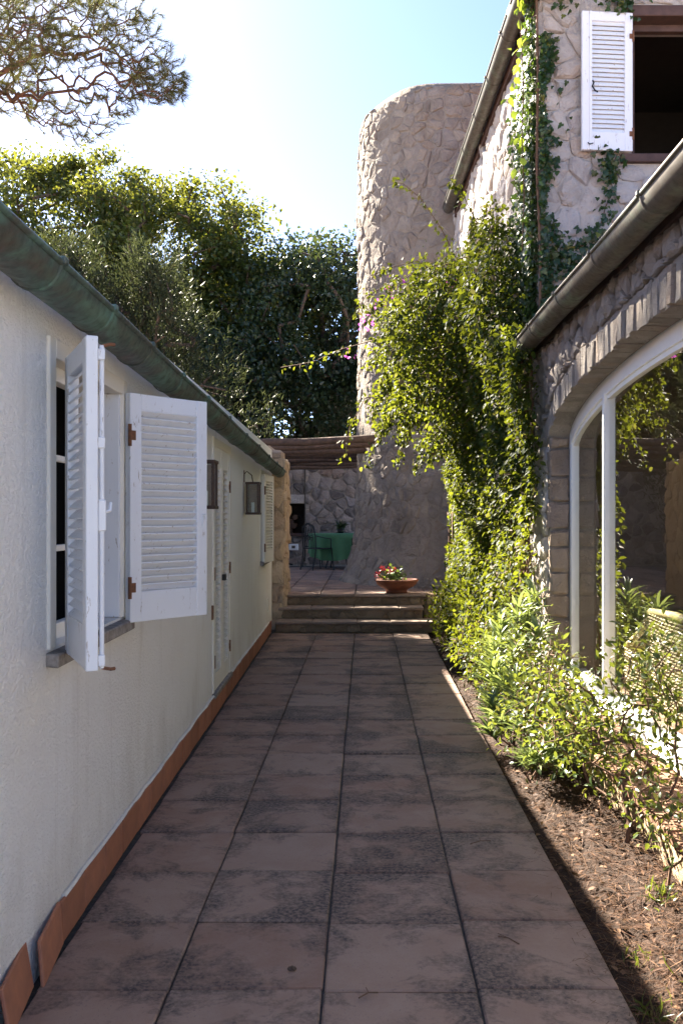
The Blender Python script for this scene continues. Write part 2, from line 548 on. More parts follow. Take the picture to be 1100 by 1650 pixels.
L_TREE = mat_leaf('tree_leaf', [(0.0, (0.022, 0.042, 0.010)), (0.5, (0.040, 0.064, 0.013)), (0.85, (0.068, 0.084, 0.016)), (1.0, (0.12, 0.08, 0.02))], (0.19, 0.195, 0.018), 0.42)
L_OAK = mat_leaf('evergreen_leaf', [(0.0, (0.010, 0.022, 0.009)), (0.7, (0.018, 0.036, 0.013)), (1.0, (0.036, 0.05, 0.02))], (0.12, 0.15, 0.03), 0.22)
L_TAM = mat_leaf('feathery_leaf', [(0.0, (0.016, 0.026, 0.014)), (0.6, (0.028, 0.040, 0.021)), (0.9, (0.040, 0.046, 0.026)), (1.0, (0.065, 0.046, 0.028))], (0.09, 0.105, 0.035), 0.25, 0.6, 0.2)
L_PINE = mat_leaf('pine_needle', [(0.0, (0.035, 0.048, 0.022)), (0.7, (0.06, 0.07, 0.032)), (1.0, (0.12, 0.08, 0.04))], (0.22, 0.22, 0.05), 0.2, 0.6, 0.2)
L_GER = mat_leaf('geranium_leaf', [(0.0, (0.04, 0.09, 0.03)), (1.0, (0.09, 0.15, 0.04))], (0.3, 0.4, 0.05), 0.3)
PETAL = mat_leaf('red_petal', [(0.0, (0.22, 0.012, 0.018)), (1.0, (0.34, 0.04, 0.055))], (0.35, 0.03, 0.03), 0.25)
BRACT = mat_leaf('magenta_bract', [(0.0, (0.42, 0.06, 0.40)), (1.0, (0.55, 0.14, 0.50))], (0.8, 0.15, 0.7), 0.4)
LITTER = mat_leaf('dry_needle', [(0.0, (0.035, 0.016, 0.009)), (0.6, (0.075, 0.035, 0.019)), (1.0, (0.17, 0.095, 0.052))], (0.3, 0.2, 0.1), 0.05, 0.7, 0.2)

# ------------------------------------------------------------------ stonework
def clip_poly(P, n, d):
    """keep the side where n.p <= d"""
    out = []
    k = len(P)
    for i in range(k):
        a = P[i]; b = P[(i + 1) % k]
        da = n[0] * a[0] + n[1] * a[1] - d
        db = n[0] * b[0] + n[1] * b[1] - d
        if da <= 0: out.append(a)
        if da * db < 0:
            t = da / (da - db)
            out.append((a[0] + (b[0] - a[0]) * t, a[1] + (b[1] - a[1]) * t))
    return out


def cells(W, H, sx, sz, seed, jit=0.85, holes=(), drop=0.0):
    rr = random.Random(seed)
    nx = max(1, round(W / sx)); nz = max(1, round(H / sz))
    sx = W / nx; sz = H / nz
    pts = {}
    for i in range(-2, nx + 2):
        for j in range(-2, nz + 2):
            o = 0.5 if j % 2 else 0.0
            if rr.random() < drop and -1 < i < nx and -1 < j < nz: continue
            pts[(i, j)] = ((i + 0.5 + o * 0.9 - 0.22 + (rr.random() - 0.5) * jit) * sx, (j + 0.5 + (rr.random() - 0.5) * jit) * sz)
    out = []
    for i in range(-1, nx + 1):
        for j in range(-1, nz + 1):
            if (i, j) not in pts: continue
            p = pts[(i, j)]
            P = [(p[0] - 3 * sx, p[1] - 3 * sz), (p[0] + 3 * sx, p[1] - 3 * sz), (p[0] + 3 * sx, p[1] + 3 * sz), (p[0] - 3 * sx, p[1] + 3 * sz)]
            for di in (-2, -1, 0, 1, 2):
                for dj in (-2, -1, 0, 1, 2):
                    if di == 0 and dj == 0: continue
                    q = pts.get((i + di, j + dj))
                    if q is None: continue
                    n = (q[0] - p[0], q[1] - p[1])
                    d = (q[0] ** 2 + q[1] ** 2 - p[0] ** 2 - p[1] ** 2) / 2
                    P = clip_poly(P, n, d)
                    if len(P) < 3: break
                if len(P) < 3: break
            if len(P) < 3: continue
            for n, d in (((1, 0), W), ((-1, 0), 0), ((0, 1), H), ((0, -1), 0)):
                P = clip_poly(P, n, d)
                if len(P) < 3: break
            if len(P) < 3: continue
            cx = sum(q[0] for q in P) / len(P); cz = sum(q[1] for q in P) / len(P)
            bad = False
            for (a0, a1, b0, b1) in holes:
                if a0 < cx < a1 and b0 < cz < b1: bad = True; break
                # trim polygons that reach into the hole
                xs = [q[0] for q in P]; zs = [q[1] for q in P]
                if max(xs) > a0 and min(xs) < a1 and max(zs) > b0 and min(zs) < b1:
                    gaps = [((1, 0), a0, a0 - cx), ((-1, 0), -a1, cx - a1), ((0, 1), b0, b0 - cz), ((0, -1), -b1, cz - b1)]
                    n, d, _ = max(gaps, key=lambda g: g[2])
                    P = clip_poly(P, n, d)
                    if len(P) < 3: bad = True; break
            if bad or len(P) < 3: continue
            A = 0.5 * abs(sum(P[q][0] * P[(q + 1) % len(P)][1] - P[(q + 1) % len(P)][0] * P[q][1] for q in range(len(P))))
            if A < 0.12 * sx * sz: continue
            out.append(P)
    return out


def stone_geo(P, f, rr, gap=0.010, h=0.03, sink=0.03):
    """P polygon in (u,v), f(u,v,out)->xyz. returns verts, faces"""
    k = len(P)
    cx = sum(q[0] for q in P) / k; cz = sum(q[1] for q in P) / k
    rad = sum(math.hypot(q[0] - cx, q[1] - cz) for q in P) / k
    s = max(0.6, 1 - gap / max(rad, 0.02))
    Q = []
    for i in range(k):                         # corner cutting, with a little wobble
        a = P[i]; b = P[(i + 1) % k]
        L = math.hypot(a[0] - b[0], a[1] - b[1])
        if L < 0.012:
            Q.append(((a[0] + b[0]) / 2, (a[1] + b[1]) / 2)); continue
        for t in (0.2, 0.8):
            w = 0.05 * L
            Q.append((a[0] + (b[0] - a[0]) * t + rr.uniform(-w, w), a[1] + (b[1] - a[1]) * t + rr.uniform(-w, w)))
    n = len(Q)
    hh = h * rr.uniform(0.45, 1.35)
    tx = rr.uniform(-0.5, 0.5) * hh / rad; tz = rr.uniform(-0.5, 0.5) * hh / rad

    def pt(q, sc, o):
        u = cx + (q[0] - cx) * sc; v = cz + (q[1] - cz) * sc
        return f(u, v, o + (tx * (u - cx) + tz * (v - cz) if o > 0 else 0))
    V = [pt(q, s, -sink) for q in Q] + [pt(q, s * rr.uniform(0.95, 1.02), hh * rr.uniform(0.25, 0.55)) for q in Q] + [pt(q, s * rr.uniform(0.62, 0.88), hh * rr.uniform(0.65, 1.15)) for q in Q] + [f(cx + rr.uniform(-.1, .1) * rad, cz + rr.uniform(-.1, .1) * rad, hh * rr.uniform(0.9, 1.35))]
    F = []
    for ring in (0, 1):
        for i in range(n):
            j = (i + 1) % n
            F.append((ring * n + i, ring * n + j, (ring + 1) * n + j, (ring + 1) * n + i))
    for i in range(n):
        F.append((2 * n + i, 2 * n + (i + 1) % n, 3 * n))
    return V, F


def lay_stones(parent, polys, f, mat, seed, gap=0.010, h=0.03, limit=300, flip=False, near=None):
    rr = random.Random(seed)
    if near is not None:
        polys = sorted(polys, key=near)
    rest = MB()
    for i, P in enumerate(polys):
        V, F = stone_geo(P, f, rr, gap, h)
        if flip: F = [tuple(reversed(q)) for q in F]
        if i < limit:
            MB().add(V, F).build('stone', mat, parent)
        else:
            rest.add(V, F)
    if rest.v:
        o = rest.build('stonework', mat, parent)
        o['kind'] = 'stuff'


# ------------------------------------------------------------------ ground
g = MB()
g.add([(-400, -300, -0.09), (400, -300, -0.09), (400, 900, -0.09), (-400, 900, -0.09)], [(0, 1, 2, 3)])
tag(g.build('ground', EARTH), kind='structure')

# ------------------------------------------------------------------ path of square tiles
T = 0.5
ROW0 = 3.49
COLS = [(-1.27, -0.636), (-0.636, -0.136), (-0.136, 0.364), (0.364, 0.83)]
p = MB()
p.box((-1.30, -2.0, -0.085), (0.822, 12.22, -0.012))
path = tag(p.build('path', GROUT), kind='structure')
# each tile is its own slab; edges chamfered and a little uneven
rr = random.Random(3)


def tile_mesh(name, wx, wy):
    me_v, me_f = bevbox((-wx / 2, -wy / 2, -0.04), (wx / 2, wy / 2, 0.0), 0.006)
    return mesh_np(name, np.array(me_v), me_f)


TM = {}
for ci, (x0, x1) in enumerate(COLS):
    off = (0.0, 0.012, -0.008, 0.015)[ci]
    for k in range(-10, 18):
        y0 = ROW0 + k * T + off
        y1 = y0 + T
        if y0 < -1.6: continue
        y1 = min(y1, 12.215)
        if y1 - y0 < 0.1: continue
        g_ = 0.0065
        xa, xb = x0 + g_ / 2, x1 - g_ / 2
        if ci == 0:                              # the wall cuts the first column
            xa = -1.0296 - 0.018 * (y0 + y1) / 2 + 0.022
        key = (ci if ci else round(xa, 3), round(y1 - y0, 3))
        if key not in TM:
            TM[key] = tile_mesh('tile', xb - xa, y1 - y0 - g_)
            TM[key].materials.append(TILE)
        o = link('tile', TM[key], None, path, ((xa + xb) / 2 + rr.uniform(-.002, .002), (y0 + y1) / 2 + rr.uniform(-.002, .002), rr.uniform(-0.003, 0.004)),
                 (rr.uniform(-.008, .008), rr.uniform(-.008, .008), rr.uniform(-.008, .008)))

# ------------------------------------------------------------------ planting bed
nx, ny = 14, 160
V = []
for j in range(ny + 1):
    y = -2 + 15.0 * j / ny
    for i in range(nx + 1):
        x = 0.815 + (1.62 - 0.815) * i / nx
        t = i / nx
        z = -0.055 + 0.12 * t ** 1.3 + 0.022 * math.sin(x * 31 + y * 7) * math.sin(y * 13.3) + rnd.uniform(-.012, .012)
        V.append((x, y, z))
F = [(j * (nx + 1) + i, j * (nx + 1) + i + 1, (j + 1) * (nx + 1) + i + 1, (j + 1) * (nx + 1) + i) for j in range(ny) for i in range(nx)]
bed = tag(MB().add(V, F).build('planting_bed', SOIL, smooth=True), kind='structure')


def bed_z(x, y):
    t = np.clip((x - 0.815) / 0.805, 0, 1)
    return -0.055 + 0.12 * t ** 1.3 + 0.022 * np.sin(x * 31 + y * 7) * np.sin(y * 13.3)


# ------------------------------------------------------------------ terrace and steps
TZ = 0.45
tb = MB()
tb.box((-7.0, 12.995, -0.05), (0.855, 26.0, TZ - 0.03))
tb.box((0.855, 13.22, -0.05), (5.0, 26.0, TZ - 0.031))
terrace = tag(tb.build('terrace', GROUT), kind='structure')
tm2 = tile_mesh('tile', 0.49, 0.49)
tm2.materials.append(TILE)
for j in range(14):
    for i in range(-5, 6):
        x = -0.386 + i * 0.5 + 0.5; y = 13.17 + j * 0.5
        if i * 0.5 + 0.114 > 0.62 and j == 0: continue
        link('tile', tm2, None, terrace, (x, y, TZ - 0.0012 + rr.uniform(-.002, .002)), (rr.uniform(-.003, .003), rr.uniform(-.003, .003), 0))

steps = empty('garden_steps', (-0.1, 12.4, 0.0), 'three low rubble stone steps with flat slab treads at the end of the tiled path', 'steps')
TRD = [(-1.19, 1.075, 12.22, 12.60, 0.15), (-1.18, 0.80, 12.57, 12.96, 0.30), (-1.10, 0.845, 12.92, 13.0, 0.45)]
for k, (xa, xb, ya, yb, z) in enumerate(TRD):
    core = MB().box((xa, ya + 0.03, z - 0.15), (xb - 0.02, yb, z - 0.036))
    core.build('riser', STEP_STONE, steps)
    ps = cells(xb - xa - 0.02, 0.112, 0.26, 0.075, 40 + k, 0.7)
    lay_stones(steps, ps, lambda u, v, o, xa=xa, ya=ya, z=z: (xa + u, ya + 0.03 - o, z - 0.15 + v), STEP_STONE, 50 + k, 0.006, 0.02)
    x = xa
    while x < xb - 0.05:                         # tread slabs
        w = min(rr.uniform(0.42, 0.62), xb - x)
        if xb - x - w < 0.15: w = xb - x
        m_ = MB()
        m_.box((x + 0.003, ya - 0.02 + rr.uniform(-.006, .006), z - 0.036), (x + w - 0.003, yb - 0.004, z + rr.uniform(-.003, .003) - (0.002 if k == 2 else 0)), bev=0.008)
        m_.build('tread', TREAD, steps)
        x += w
# low stone cheek to the right of the steps
m_ = MB().box((0.83, 12.99, -0.04), (1.5, 13.5, 0.445))
m_.build('cheek_wall', STEP_STONE, steps)
ps = cells(0.66, 0.46, 0.22, 0.16, 61)
lay_stones(steps, ps, lambda u, v, o: (0.835 + u, 12.99 - o, -0.02 + v), STEP_STONE, 62, 0.008, 0.03)

# ------------------------------------------------------------------ round stone tower
TC = (1.70, 16.0)


def tower_r(z):
    b = max(z - TZ, 0)
    r = 1.80 + 0.30 * math.exp(-b / 0.45) + 0.03 * math.exp(-((b - 1.2) / 1.0) ** 2)
    r += 0.015 * math.sin(z * 2.1) - 0.010 * math.sin(z * 5.3 + 1)
    if z > 8.0: r -= 0.35 * (z - 8.0) ** 2
    return r


def tower_f(u, v, o):
    th = R(160) + u / 1.8
    z = TZ - 0.02 + v
    r = tower_r(z) + o + 0.012 * math.sin(th * 9 + z * 1.7)
    return (TC[0] + r * math.cos(th), TC[1] + r * math.sin(th), z)


tower = empty('stone_tower', (TC[0], TC[1], TZ), 'tall round rubble stone tower with flared foot behind the flower bowl', 'tower')
NT = 72
prof = [(TZ - 0.3 + i * 8.12 / 46) for i in range(47)]
V = []; F = []
for z in prof:
    for j in range(NT):
        th = 2 * math.pi * j / NT
        r = tower_r(z) + 0.010 + 0.012 * math.sin(th * 9 + z * 1.7)
        V.append((TC[0] + r * math.cos(th), TC[1] + r * math.sin(th), z + (0.04 * math.sin(th * 5) if z > 8.2 else 0)))
for i in range(len(prof) - 1):
    for j in range(NT):
        F.append((i * NT + j, i * NT + (j + 1) % NT, (i + 1) * NT + (j + 1) % NT, (i + 1) * NT + j))
F.append(tuple((len(prof) - 1) * NT + j for j in range(NT)))
MB().add(V, F).build('mortar_core', TOWER_MORTAR, tower, smooth=True)
ARC = R(140) * 1.8
ps = cells(ARC, 7.8, 0.185, 0.135, 5, 1.2, drop=0.3)
lay_stones(tower, ps, tower_f, TOWER_STONE, 6, 0.005, 0.026, 300, near=lambda P: abs(sum(q[0] for q in P) / len(P) - 0.52 * ARC) + 0.12 * sum(q[1] for q in P) / len(P))

# ------------------------------------------------------------------ back wall with fireplace
BY = 21.0
bw = empty('back_wall', (-1.0, BY, TZ), 'dark mottled rubble stone wall with a recessed fireplace under the log pergola', 'wall')
FX0, FX1, FZ0, FZ1 = -2.35, -1.36, 1.13, 1.84
m_ = MB()
m_.box((-5.0, BY, TZ - 0.1), (FX0, BY + 0.8, 3.1))
m_.box((FX1, BY, TZ - 0.1), (4.0, BY + 0.8, 3.1))
m_.box((FX0, BY, TZ - 0.1), (FX1, BY + 0.8, FZ0 - 0.03))
m_.box((FX0, BY, FZ1 + 0.2), (FX1, BY + 0.8, 3.1))
m_.build('wall_core', BACK_MORTAR, bw)
ps = cells(6.4, 2.6, 0.24, 0.18, 77, 0.95, drop=0.2, holes=[(FX0 + 4.0, FX1 + 4.0, FZ0 - TZ - 0.03, FZ1 - TZ + 0.2)])
lay_stones(bw, ps, lambda u, v, o: (-4.0 + u, BY - o, TZ + v), BACK_STONE, 78, 0.012, 0.04, 280, near=lambda P: abs(sum(q[0] for q in P) / len(P) - 3.2))
MB().box((FX0 - 0.05, BY - 0.05, FZ1), (FX1 + 0.02, BY + 0.3, FZ1 + 0.2), bev=0.015).build('lintel', HOUSE_STONE, bw)
MB().box((FX0 - 0.05, BY - 0.10, FZ0 - 0.03), (FX1 + 0.03, BY + 0.6, FZ0 + 0.03), bev=0.01).build('hearth_slab', DARKWOOD, bw)
m_ = MB().box((FX0, BY + 0.55, FZ0 + 0.03), (FX1, BY + 0.56, FZ1 + 0.1))
m_.build('firebox', SOOT, bw)
m_ = MB()
a0 = Vector((FX0 + 0.35, BY + 0.05, FZ0 + 0.03))
for i in range(9):
    t0 = math.pi * i / 8
    m_.v.append(tuple(a0 + Vector((-0.34 * math.cos(t0), -0.04, 0.42 * math.sin(t0)))))
    m_.v.append(tuple(a0 + Vector((-0.34 * math.cos(t0), 0.36, 0.42 * math.sin(t0)))))
for i in range(8):
    m_.f.append((2 * i, 2 * i + 1, 2 * i + 3, 2 * i + 2))
m_.f.append(tuple(range(0, 18, 2)))
m_.build('fire_hood', SOOT, bw)
for i, (fx, fz) in enumerate(((0.62, 0.0), (0.72, 0.10), (0.66, 0.2), (0.75, 0.3))):
    MB().tube([(FX0 + fx, BY + 0.1, FZ0 + 0.10 + fz), (FX0 + fx + .02, BY + 0.5, FZ0 + 0.10 + fz)], 0.06, 7).build('firewood', LOG, bw)
MB().tube([(FX1 - .0 + 0.0, BY - 0.055, FZ0 - .6), (FX1, BY - 0.055, 2.65)], 0.018, 6).build('drain_pipe', GROUT, bw)
sk = tag(MB().box((-1.73, BY - 0.095, 0.78), (-1.51, BY - 0.035, 0.92), bev=0.012).build('power_socket', PLASTIC, None, origin=(-1.6, BY, 0.78)), 'small white power socket box on the back wall below the fireplace', 'socket')
MB().box((-1.66, BY - 0.10, 0.825), (-1.58, BY - 0.093, 0.885)).build('socket_face', GROUT, sk)
MB().tube([(-2.12, BY - 0.12, 1.08), (-2.11, BY - 0.13, 0.85), (-2.02, BY - 0.16, 0.64), (-1.85, BY - 0.25, 0.50), (-1.62, BY - 0.3, 0.468)], 0.018, 6).build('garden_hose', BLACKRUB, None, origin=(-1.9, BY - 0.2, TZ))
tag(bpy.data.objects['garden_hose'], 'black hose hanging down the back wall beside the fireplace', 'hose')
for i, (hx, hc) in enumerate(((-2.16, LEDGE), (-1.90, PLASTIC))):
    pass

# ------------------------------------------------------------------ log pergola
perg = empty('log_pergola', (-1.0, 17.0, TZ), 'pergola roof of dark weathered round logs over the dining terrace', 'pergola')
ys = [13.7, 14.5, 15.4, 16.3, 17.3, 18.3, 19.4, 20.5]
for i, y in enumerate(ys):
    z = 2.63 + rr.uniform(-.03, .03)
    sl = rr.uniform(-0.01, 0.028)
    pts = [(-4.2 + 0.55 * k, y + rr.uniform(-.02, .02), z + sl * (k - 4) + rr.uniform(-.016, .016)) for k in range(9)]
    MB().tube(pts, [0.058 * rr.uniform(0.85, 1.15) for _ in pts], 9).build('log', LOG, perg, smooth=True)
for x in (-4.0, -2.2 - 0.9):
    MB().tube([(x, 13.4, 2.52), (x, 17, 2.51), (x + .02, 20.9, 2.52)], 0.07, 9).build('beam', LOG, perg, smooth=True)
for y in (13.6, 20.6):
    MB().tube([(-4.0, y, TZ), (-4.0, y, 2.46)], 0.08, 9).build('post', LOG, perg, smooth=True)

# ------------------------------------------------------------------ white house on the left
def WX(y, off=0.0):
    return -1.0296 - 0.018 * y - 0.012 + off


WANG = math.atan2(1.0, -0.018)         # direction of the wall, seen from above
house = empty('white_house', (-1.1, 6.0, 0.0), 'low white rendered house with green copper gutter and louvred shutters left of the path', 'house')
HY0, HY1 = -2.0, 12.58
WIN = [(3.255, 4.24, 1.075, 2.10), (10.95, 11.95, 1.02, 2.03)]
DOOR = (7.12, 8.04, 0.19, 2.09)
HOLES = [WIN[0], DOOR, WIN[1]]
DEEP = 0.22


def eave(y):                      # top of the wall / gutter fall
    return 2.375 - 0.0145 * y


m_ = MB()
yc = sorted({HY0, HY1, *[h[0] for h in HOLES], *[h[1] for h in HOLES]})
zc = sorted({-0.05, 2.45, *[h[2] for h in HOLES], *[h[3] for h in HOLES]})
for i in range(len(yc) - 1):
    for j in range(len(zc) - 1):
        ym = (yc[i] + yc[i + 1]) / 2; zm = (zc[j] + zc[j + 1]) / 2
        if any(h[0] < ym < h[1] and h[2] < zm < h[3] for h in HOLES): continue
        y0, y1, z0, z1 = yc[i], yc[i + 1], zc[j], zc[j + 1]
        m_.add([(WX(y0), y0, z0), (WX(y1), y1, z0), (WX(y1), y1, z1), (WX(y0), y0, z1)], [(0, 1, 2, 3)])
for (y0, y1, z0, z1) in HOLES:
    c = [(y0, z0), (y1, z0), (y1, z1), (y0, z1)]
    for k in range(4):
        a, b = c[k], c[(k + 1) % 4]
        m_.add([(WX(a[0]), a[0], a[1]), (WX(b[0]), b[0], b[1]), (WX(b[0], -DEEP), b[0], b[1]), (WX(a[0], -DEEP), a[0], a[1])], [(3, 2, 1, 0)])
# other sides
BX = -6.2
m_.add([(WX(HY0), HY0, -.05), (BX, HY0, -.05), (BX, HY0, 2.45), (WX(HY0), HY0, 2.45)], [(3, 2, 1, 0)])
m_.add([(WX(HY1), HY1, -.05), (BX, HY1, -.05), (BX, HY1, 2.45), (WX(HY1), HY1, 2.45)], [(0, 1, 2, 3)])
m_.add([(BX, HY0, -.05), (BX, HY1, -.05), (BX, HY1, 2.45), (BX, HY0, 2.45)], [(3, 2, 1, 0)])
wall = m_.build('wall', PLASTER, house)
# dark room behind the openings
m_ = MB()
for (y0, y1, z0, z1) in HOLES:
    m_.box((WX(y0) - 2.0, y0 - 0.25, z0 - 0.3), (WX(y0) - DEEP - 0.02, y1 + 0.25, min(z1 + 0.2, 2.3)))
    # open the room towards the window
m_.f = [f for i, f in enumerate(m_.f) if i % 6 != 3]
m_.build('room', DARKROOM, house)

# roof: flat slab with a row of barrel tiles whose ends show above the gutter
RZ = lambda x: 0.24 * (-x - 0.95)
m_ = MB()
for (y0, y1) in ((HY0 - .1, HY1 + .05),):
    V = []
    for (x, dz) in ((-0.97, 0.02), (-6.5, 0.02), (-6.5, -0.06), (-0.97, -0.06)):
        for y in (y0, y1):
            V.append((x - 0.018 * y - 0.08, y, eave(y) + 0.03 + RZ(x) + dz))
    m_.add(V, [(0, 1, 3, 2), (2, 3, 5, 4), (4, 5, 7, 6), (6, 7, 1, 0), (0, 2, 4, 6), (1, 7, 5, 3)])
roof = m_.build('roof', ROOF_T, house)
bt = MB()
n = 8
for k in range(2):
    for j in range(n + 1):
        a = math.pi * j / n
        bt.v.append((0.0 if k == 0 else -0.46, -math.cos(a) * (0.075 - 0.012 * k), math.sin(a) * 0.055 + (0.11 if k else 0)))
for j in range(n):
    bt.f.append((j, j + 1, n + 2 + j, n + 1 + j))
bt.f.append(tuple(range(n, -1, -1)))
btm = mesh_np('roof_tile', np.array(bt.v), bt.f, True)
btm.materials.append(ROOF_T)
y = HY0
while y < HY1:
    link('roof_tile', btm, None, roof, (-0.95 - 0.018 * y - 0.08 + rr.uniform(-.02, .02), y, eave(y) + 0.045), (0, 0, rr.uniform(-.04, .04)))
    y += 0.19

# gutter: half-round copper, seams and rolled lip
GR = 0.078


def gutter(name, mat, parent, axis, y0, y1, r, seams, side=1, endcap=True, thick=0.004):
    """axis(y)->(x,z) centre of the half circle at rim level"""
    o_ = None
    m_ = MB()
    n = 14
    ny_ = 24
    for k in range(ny_ + 1):
        y = y0 + (y1 - y0) * k / ny_
        x, z = axis(y)
        sag = 0.004 * math.sin(y * 2.3)
        for j in range(n + 1):
            a = math.pi * j / n
            m_.v.append((x - side * r * math.cos(a) * -1, y, z - r * math.sin(a) + sag))
    for k in range(ny_):
        for j in range(n):
            a = k * (n + 1) + j
            m_.f.append((a, a + 1, a + n + 2, a + n + 1))
    if endcap:
        m_.f.append(tuple(ny_ * (n + 1) + j for j in range(n + 1)))
        m_.f.append(tuple(n - j for j in range(n + 1)))
    g_ = m_.build(name, mat, parent, smooth=True)
    for q in g_.data.polygons:
        if len(q.vertices) > 4: q.use_smooth = False
    lp = [(axis(y)[0] + side * r * 1.02, y, axis(y)[1] + 0.004 * math.sin(y * 2.3) + 0.004) for y in np.linspace(y0, y1, 25)]
    MB().tube(lp, 0.011, 8).build('rim', mat, g_, smooth=True)
    for y in seams:
        x, z = axis(y)
        z += 0.004 * math.sin(y * 2.3)
        s_ = MB()
        for kk, (dy, rr_) in enumerate(((-0.012, r + 0.001), (-0.006, r + 0.006), (0.006, r + 0.006), (0.012, r + 0.001))):
            for j in range(n + 1):
                a = math.pi * j / n
                s_.v.append((x + side * rr_ * math.cos(a), y + dy, z - rr_ * math.sin(a)))
        for kk in range(3):
            for j in range(n):
                a = kk * (n + 1) + j
                s_.f.append((a, a + 1, a + n + 2, a + n + 1))
        s_.build('seam', mat, g_, smooth=True)
        MB().box((x + side * r - 0.02, y - 0.016, z - 0.004), (x + side * r + 0.02, y + 0.016, z + 0.02), bev=0.004).build('clip', mat, g_)
    return g_


def lax(y):
    return (WX(y) + 0.03 + GR, eave(y) - 0.045)


gutter('gutter', GUT_L, house, lax, HY0, 12.52, GR, [2.75, 3.35, 4.0, 4.75, 5.6, 6.6, 7.7, 8.8, 9.9, 11.0, 11.9])
# soffit strip between gutter and wall
# skirting tiles
y = -1.2
k = 0
skirt_w = 0.30
sv, sf = bevbox((-0.007, -skirt_w / 2 + 0.0035, 0.0), (0.007, skirt_w / 2 - 0.0035, 0.155), 0.004)
skm = mesh_np('skirting_tile', np.array(sv), sf)
skm.materials.append(SKIRT)
while y < 12.1:
    yc_ = y + skirt_w / 2
    lean = 0.0; tilt = 0.0; dx = 0.0
    if 2.4 < yc_ < 3.3:
        lean = R({0: 5, 1: 9, 2: 4}.get(k % 3)); dx = 0.016
        tilt = R({0: 3.0, 1: 5.0, 2: 4.0}.get(k % 3))
    o = link('skirting_tile', skm, None, house, (WX(yc_) + 0.010 + dx + (0.006 if lean else 0) + rr.uniform(0, .003), yc_, 0.001 + rr.uniform(-.003, .003) + (0.005 if lean else 0)), (rr.uniform(-.012, .012) + tilt * 0.4, -lean, WANG - R(90) + (tilt * 1.3) + rr.uniform(-.006, .006)))
    y += skirt_w
    k += 1
# white mortar bead on top of the skirting
m_ = MB()
pts = [(WX(y) + 0.008 + rr.uniform(-.003, .004), y, 0.160 + rr.uniform(-.004, .004)) for y in np.arange(3.35, 12.1, 0.12)]
m_.tube(pts, 0.010, 5).build('mortar_bead', PLASTER, house)


def slat_mesh(w, depth=0.042, th=0.007, ang=R(52)):
    c, s = math.cos(ang), math.sin(ang)
    V = []
    for x in (0, w):
        for (a, b) in ((-depth / 2, -th / 2), (depth / 2, -th / 2), (depth / 2, th / 2), (-depth / 2, th / 2)):
            V.append((x, a * c - b * s, a * s + b * c))
    F = [(0, 1, 2, 3), (7, 6, 5, 4), (0, 4, 5, 1), (1, 5, 6, 2), (2, 6, 7, 3), (3, 7, 4, 0)]
    return mesh_np('slat', np.array(V), F)


def shutter(name, parent, loc, ang, w, h, out, mat=PAINT, stile=0.065, top=0.075, bot=0.14, n=25, th=0.038, rod=False, mid=None, sd=0.042, tilt=R(43)):
    """louvred leaf: local x from hinge to free edge, z up; `out` = +1/-1 which local y side is the weather side"""
    m_ = MB()
    t = th / 2
    m_.box((0, -t, 0), (stile, t, h), bev=0.003)
    m_.box((w - stile, -t, 0), (w, t, h), bev=0.003)
    m_.box((stile - .001, -t + .002, 0.001), (w - stile + .001, t - .002, bot), bev=0.002)
    m_.box((stile - .001, -t + .002, h - top), (w - stile + .001, t - .002, h - 0.001), bev=0.002)
    if mid: m_.box((stile - .001, -t + .002, mid - 0.05), (w - stile + .001, t - .002, mid + 0.05), bev=0.002)
    leaf = m_.build(name, mat, parent, local=True, loc=Vector(loc) - WO[parent.name], rot=(0, 0, ang))
    WO[leaf.name] = Vector((0, 0, 0))
    sm = slat_mesh(w - 2 * stile + 0.006, sd, ang=tilt * -out)
    sm.materials.append(mat)
    z0 = bot + 0.018; z1 = h - top - 0.016
    for i in range(n):
        z = z0 + (z1 - z0) * i / (n - 1)
        if mid and abs(z - mid) < 0.06: continue
        link('slat', sm, None, leaf, (stile - 0.003, 0, z), (rr.uniform(-.015, .015), 0, 0), local=True)
    return leaf


def hinge(leaf, z, th=0.038, side=1):
    m_ = MB()
    m_.tube([(-0.004, side * (th / 2 + 0.004), z - 0.05), (-0.004, side * (th / 2 + 0.004), z + 0.05)], 0.009, 7)
    m_.box((0.0, side * (th / 2 + 0.001) - 0.002, z - 0.022), (0.03, side * (th / 2 + 0.001) + 0.002, z + 0.022))
    m_.build('hinge', RUST, leaf, local=True)


def casing(y0, y1, z0, z1, w=0.065, bottom=True, proud=0.012, mat=PAINT2):
    for (a, b, c, d) in ((y0 - w, y0 + 0.004, z0 - (0.0 if bottom else 0.0), z1 + w), (y1 - 0.004, y1 + w, z0, z1 + w), (y0 + 0.005, y1 - 0.005, z1 - 0.004, z1 + w)):
        m_ = MB()
        v, f = bevbox((0, a, c), (proud + 0.05, b, d), 0.003)
        v = [(WX(q[1]) - 0.05 + q[0], q[1], q[2]) for q in v]
        m_.add(v, f)
        m_.build('casing', mat, house)


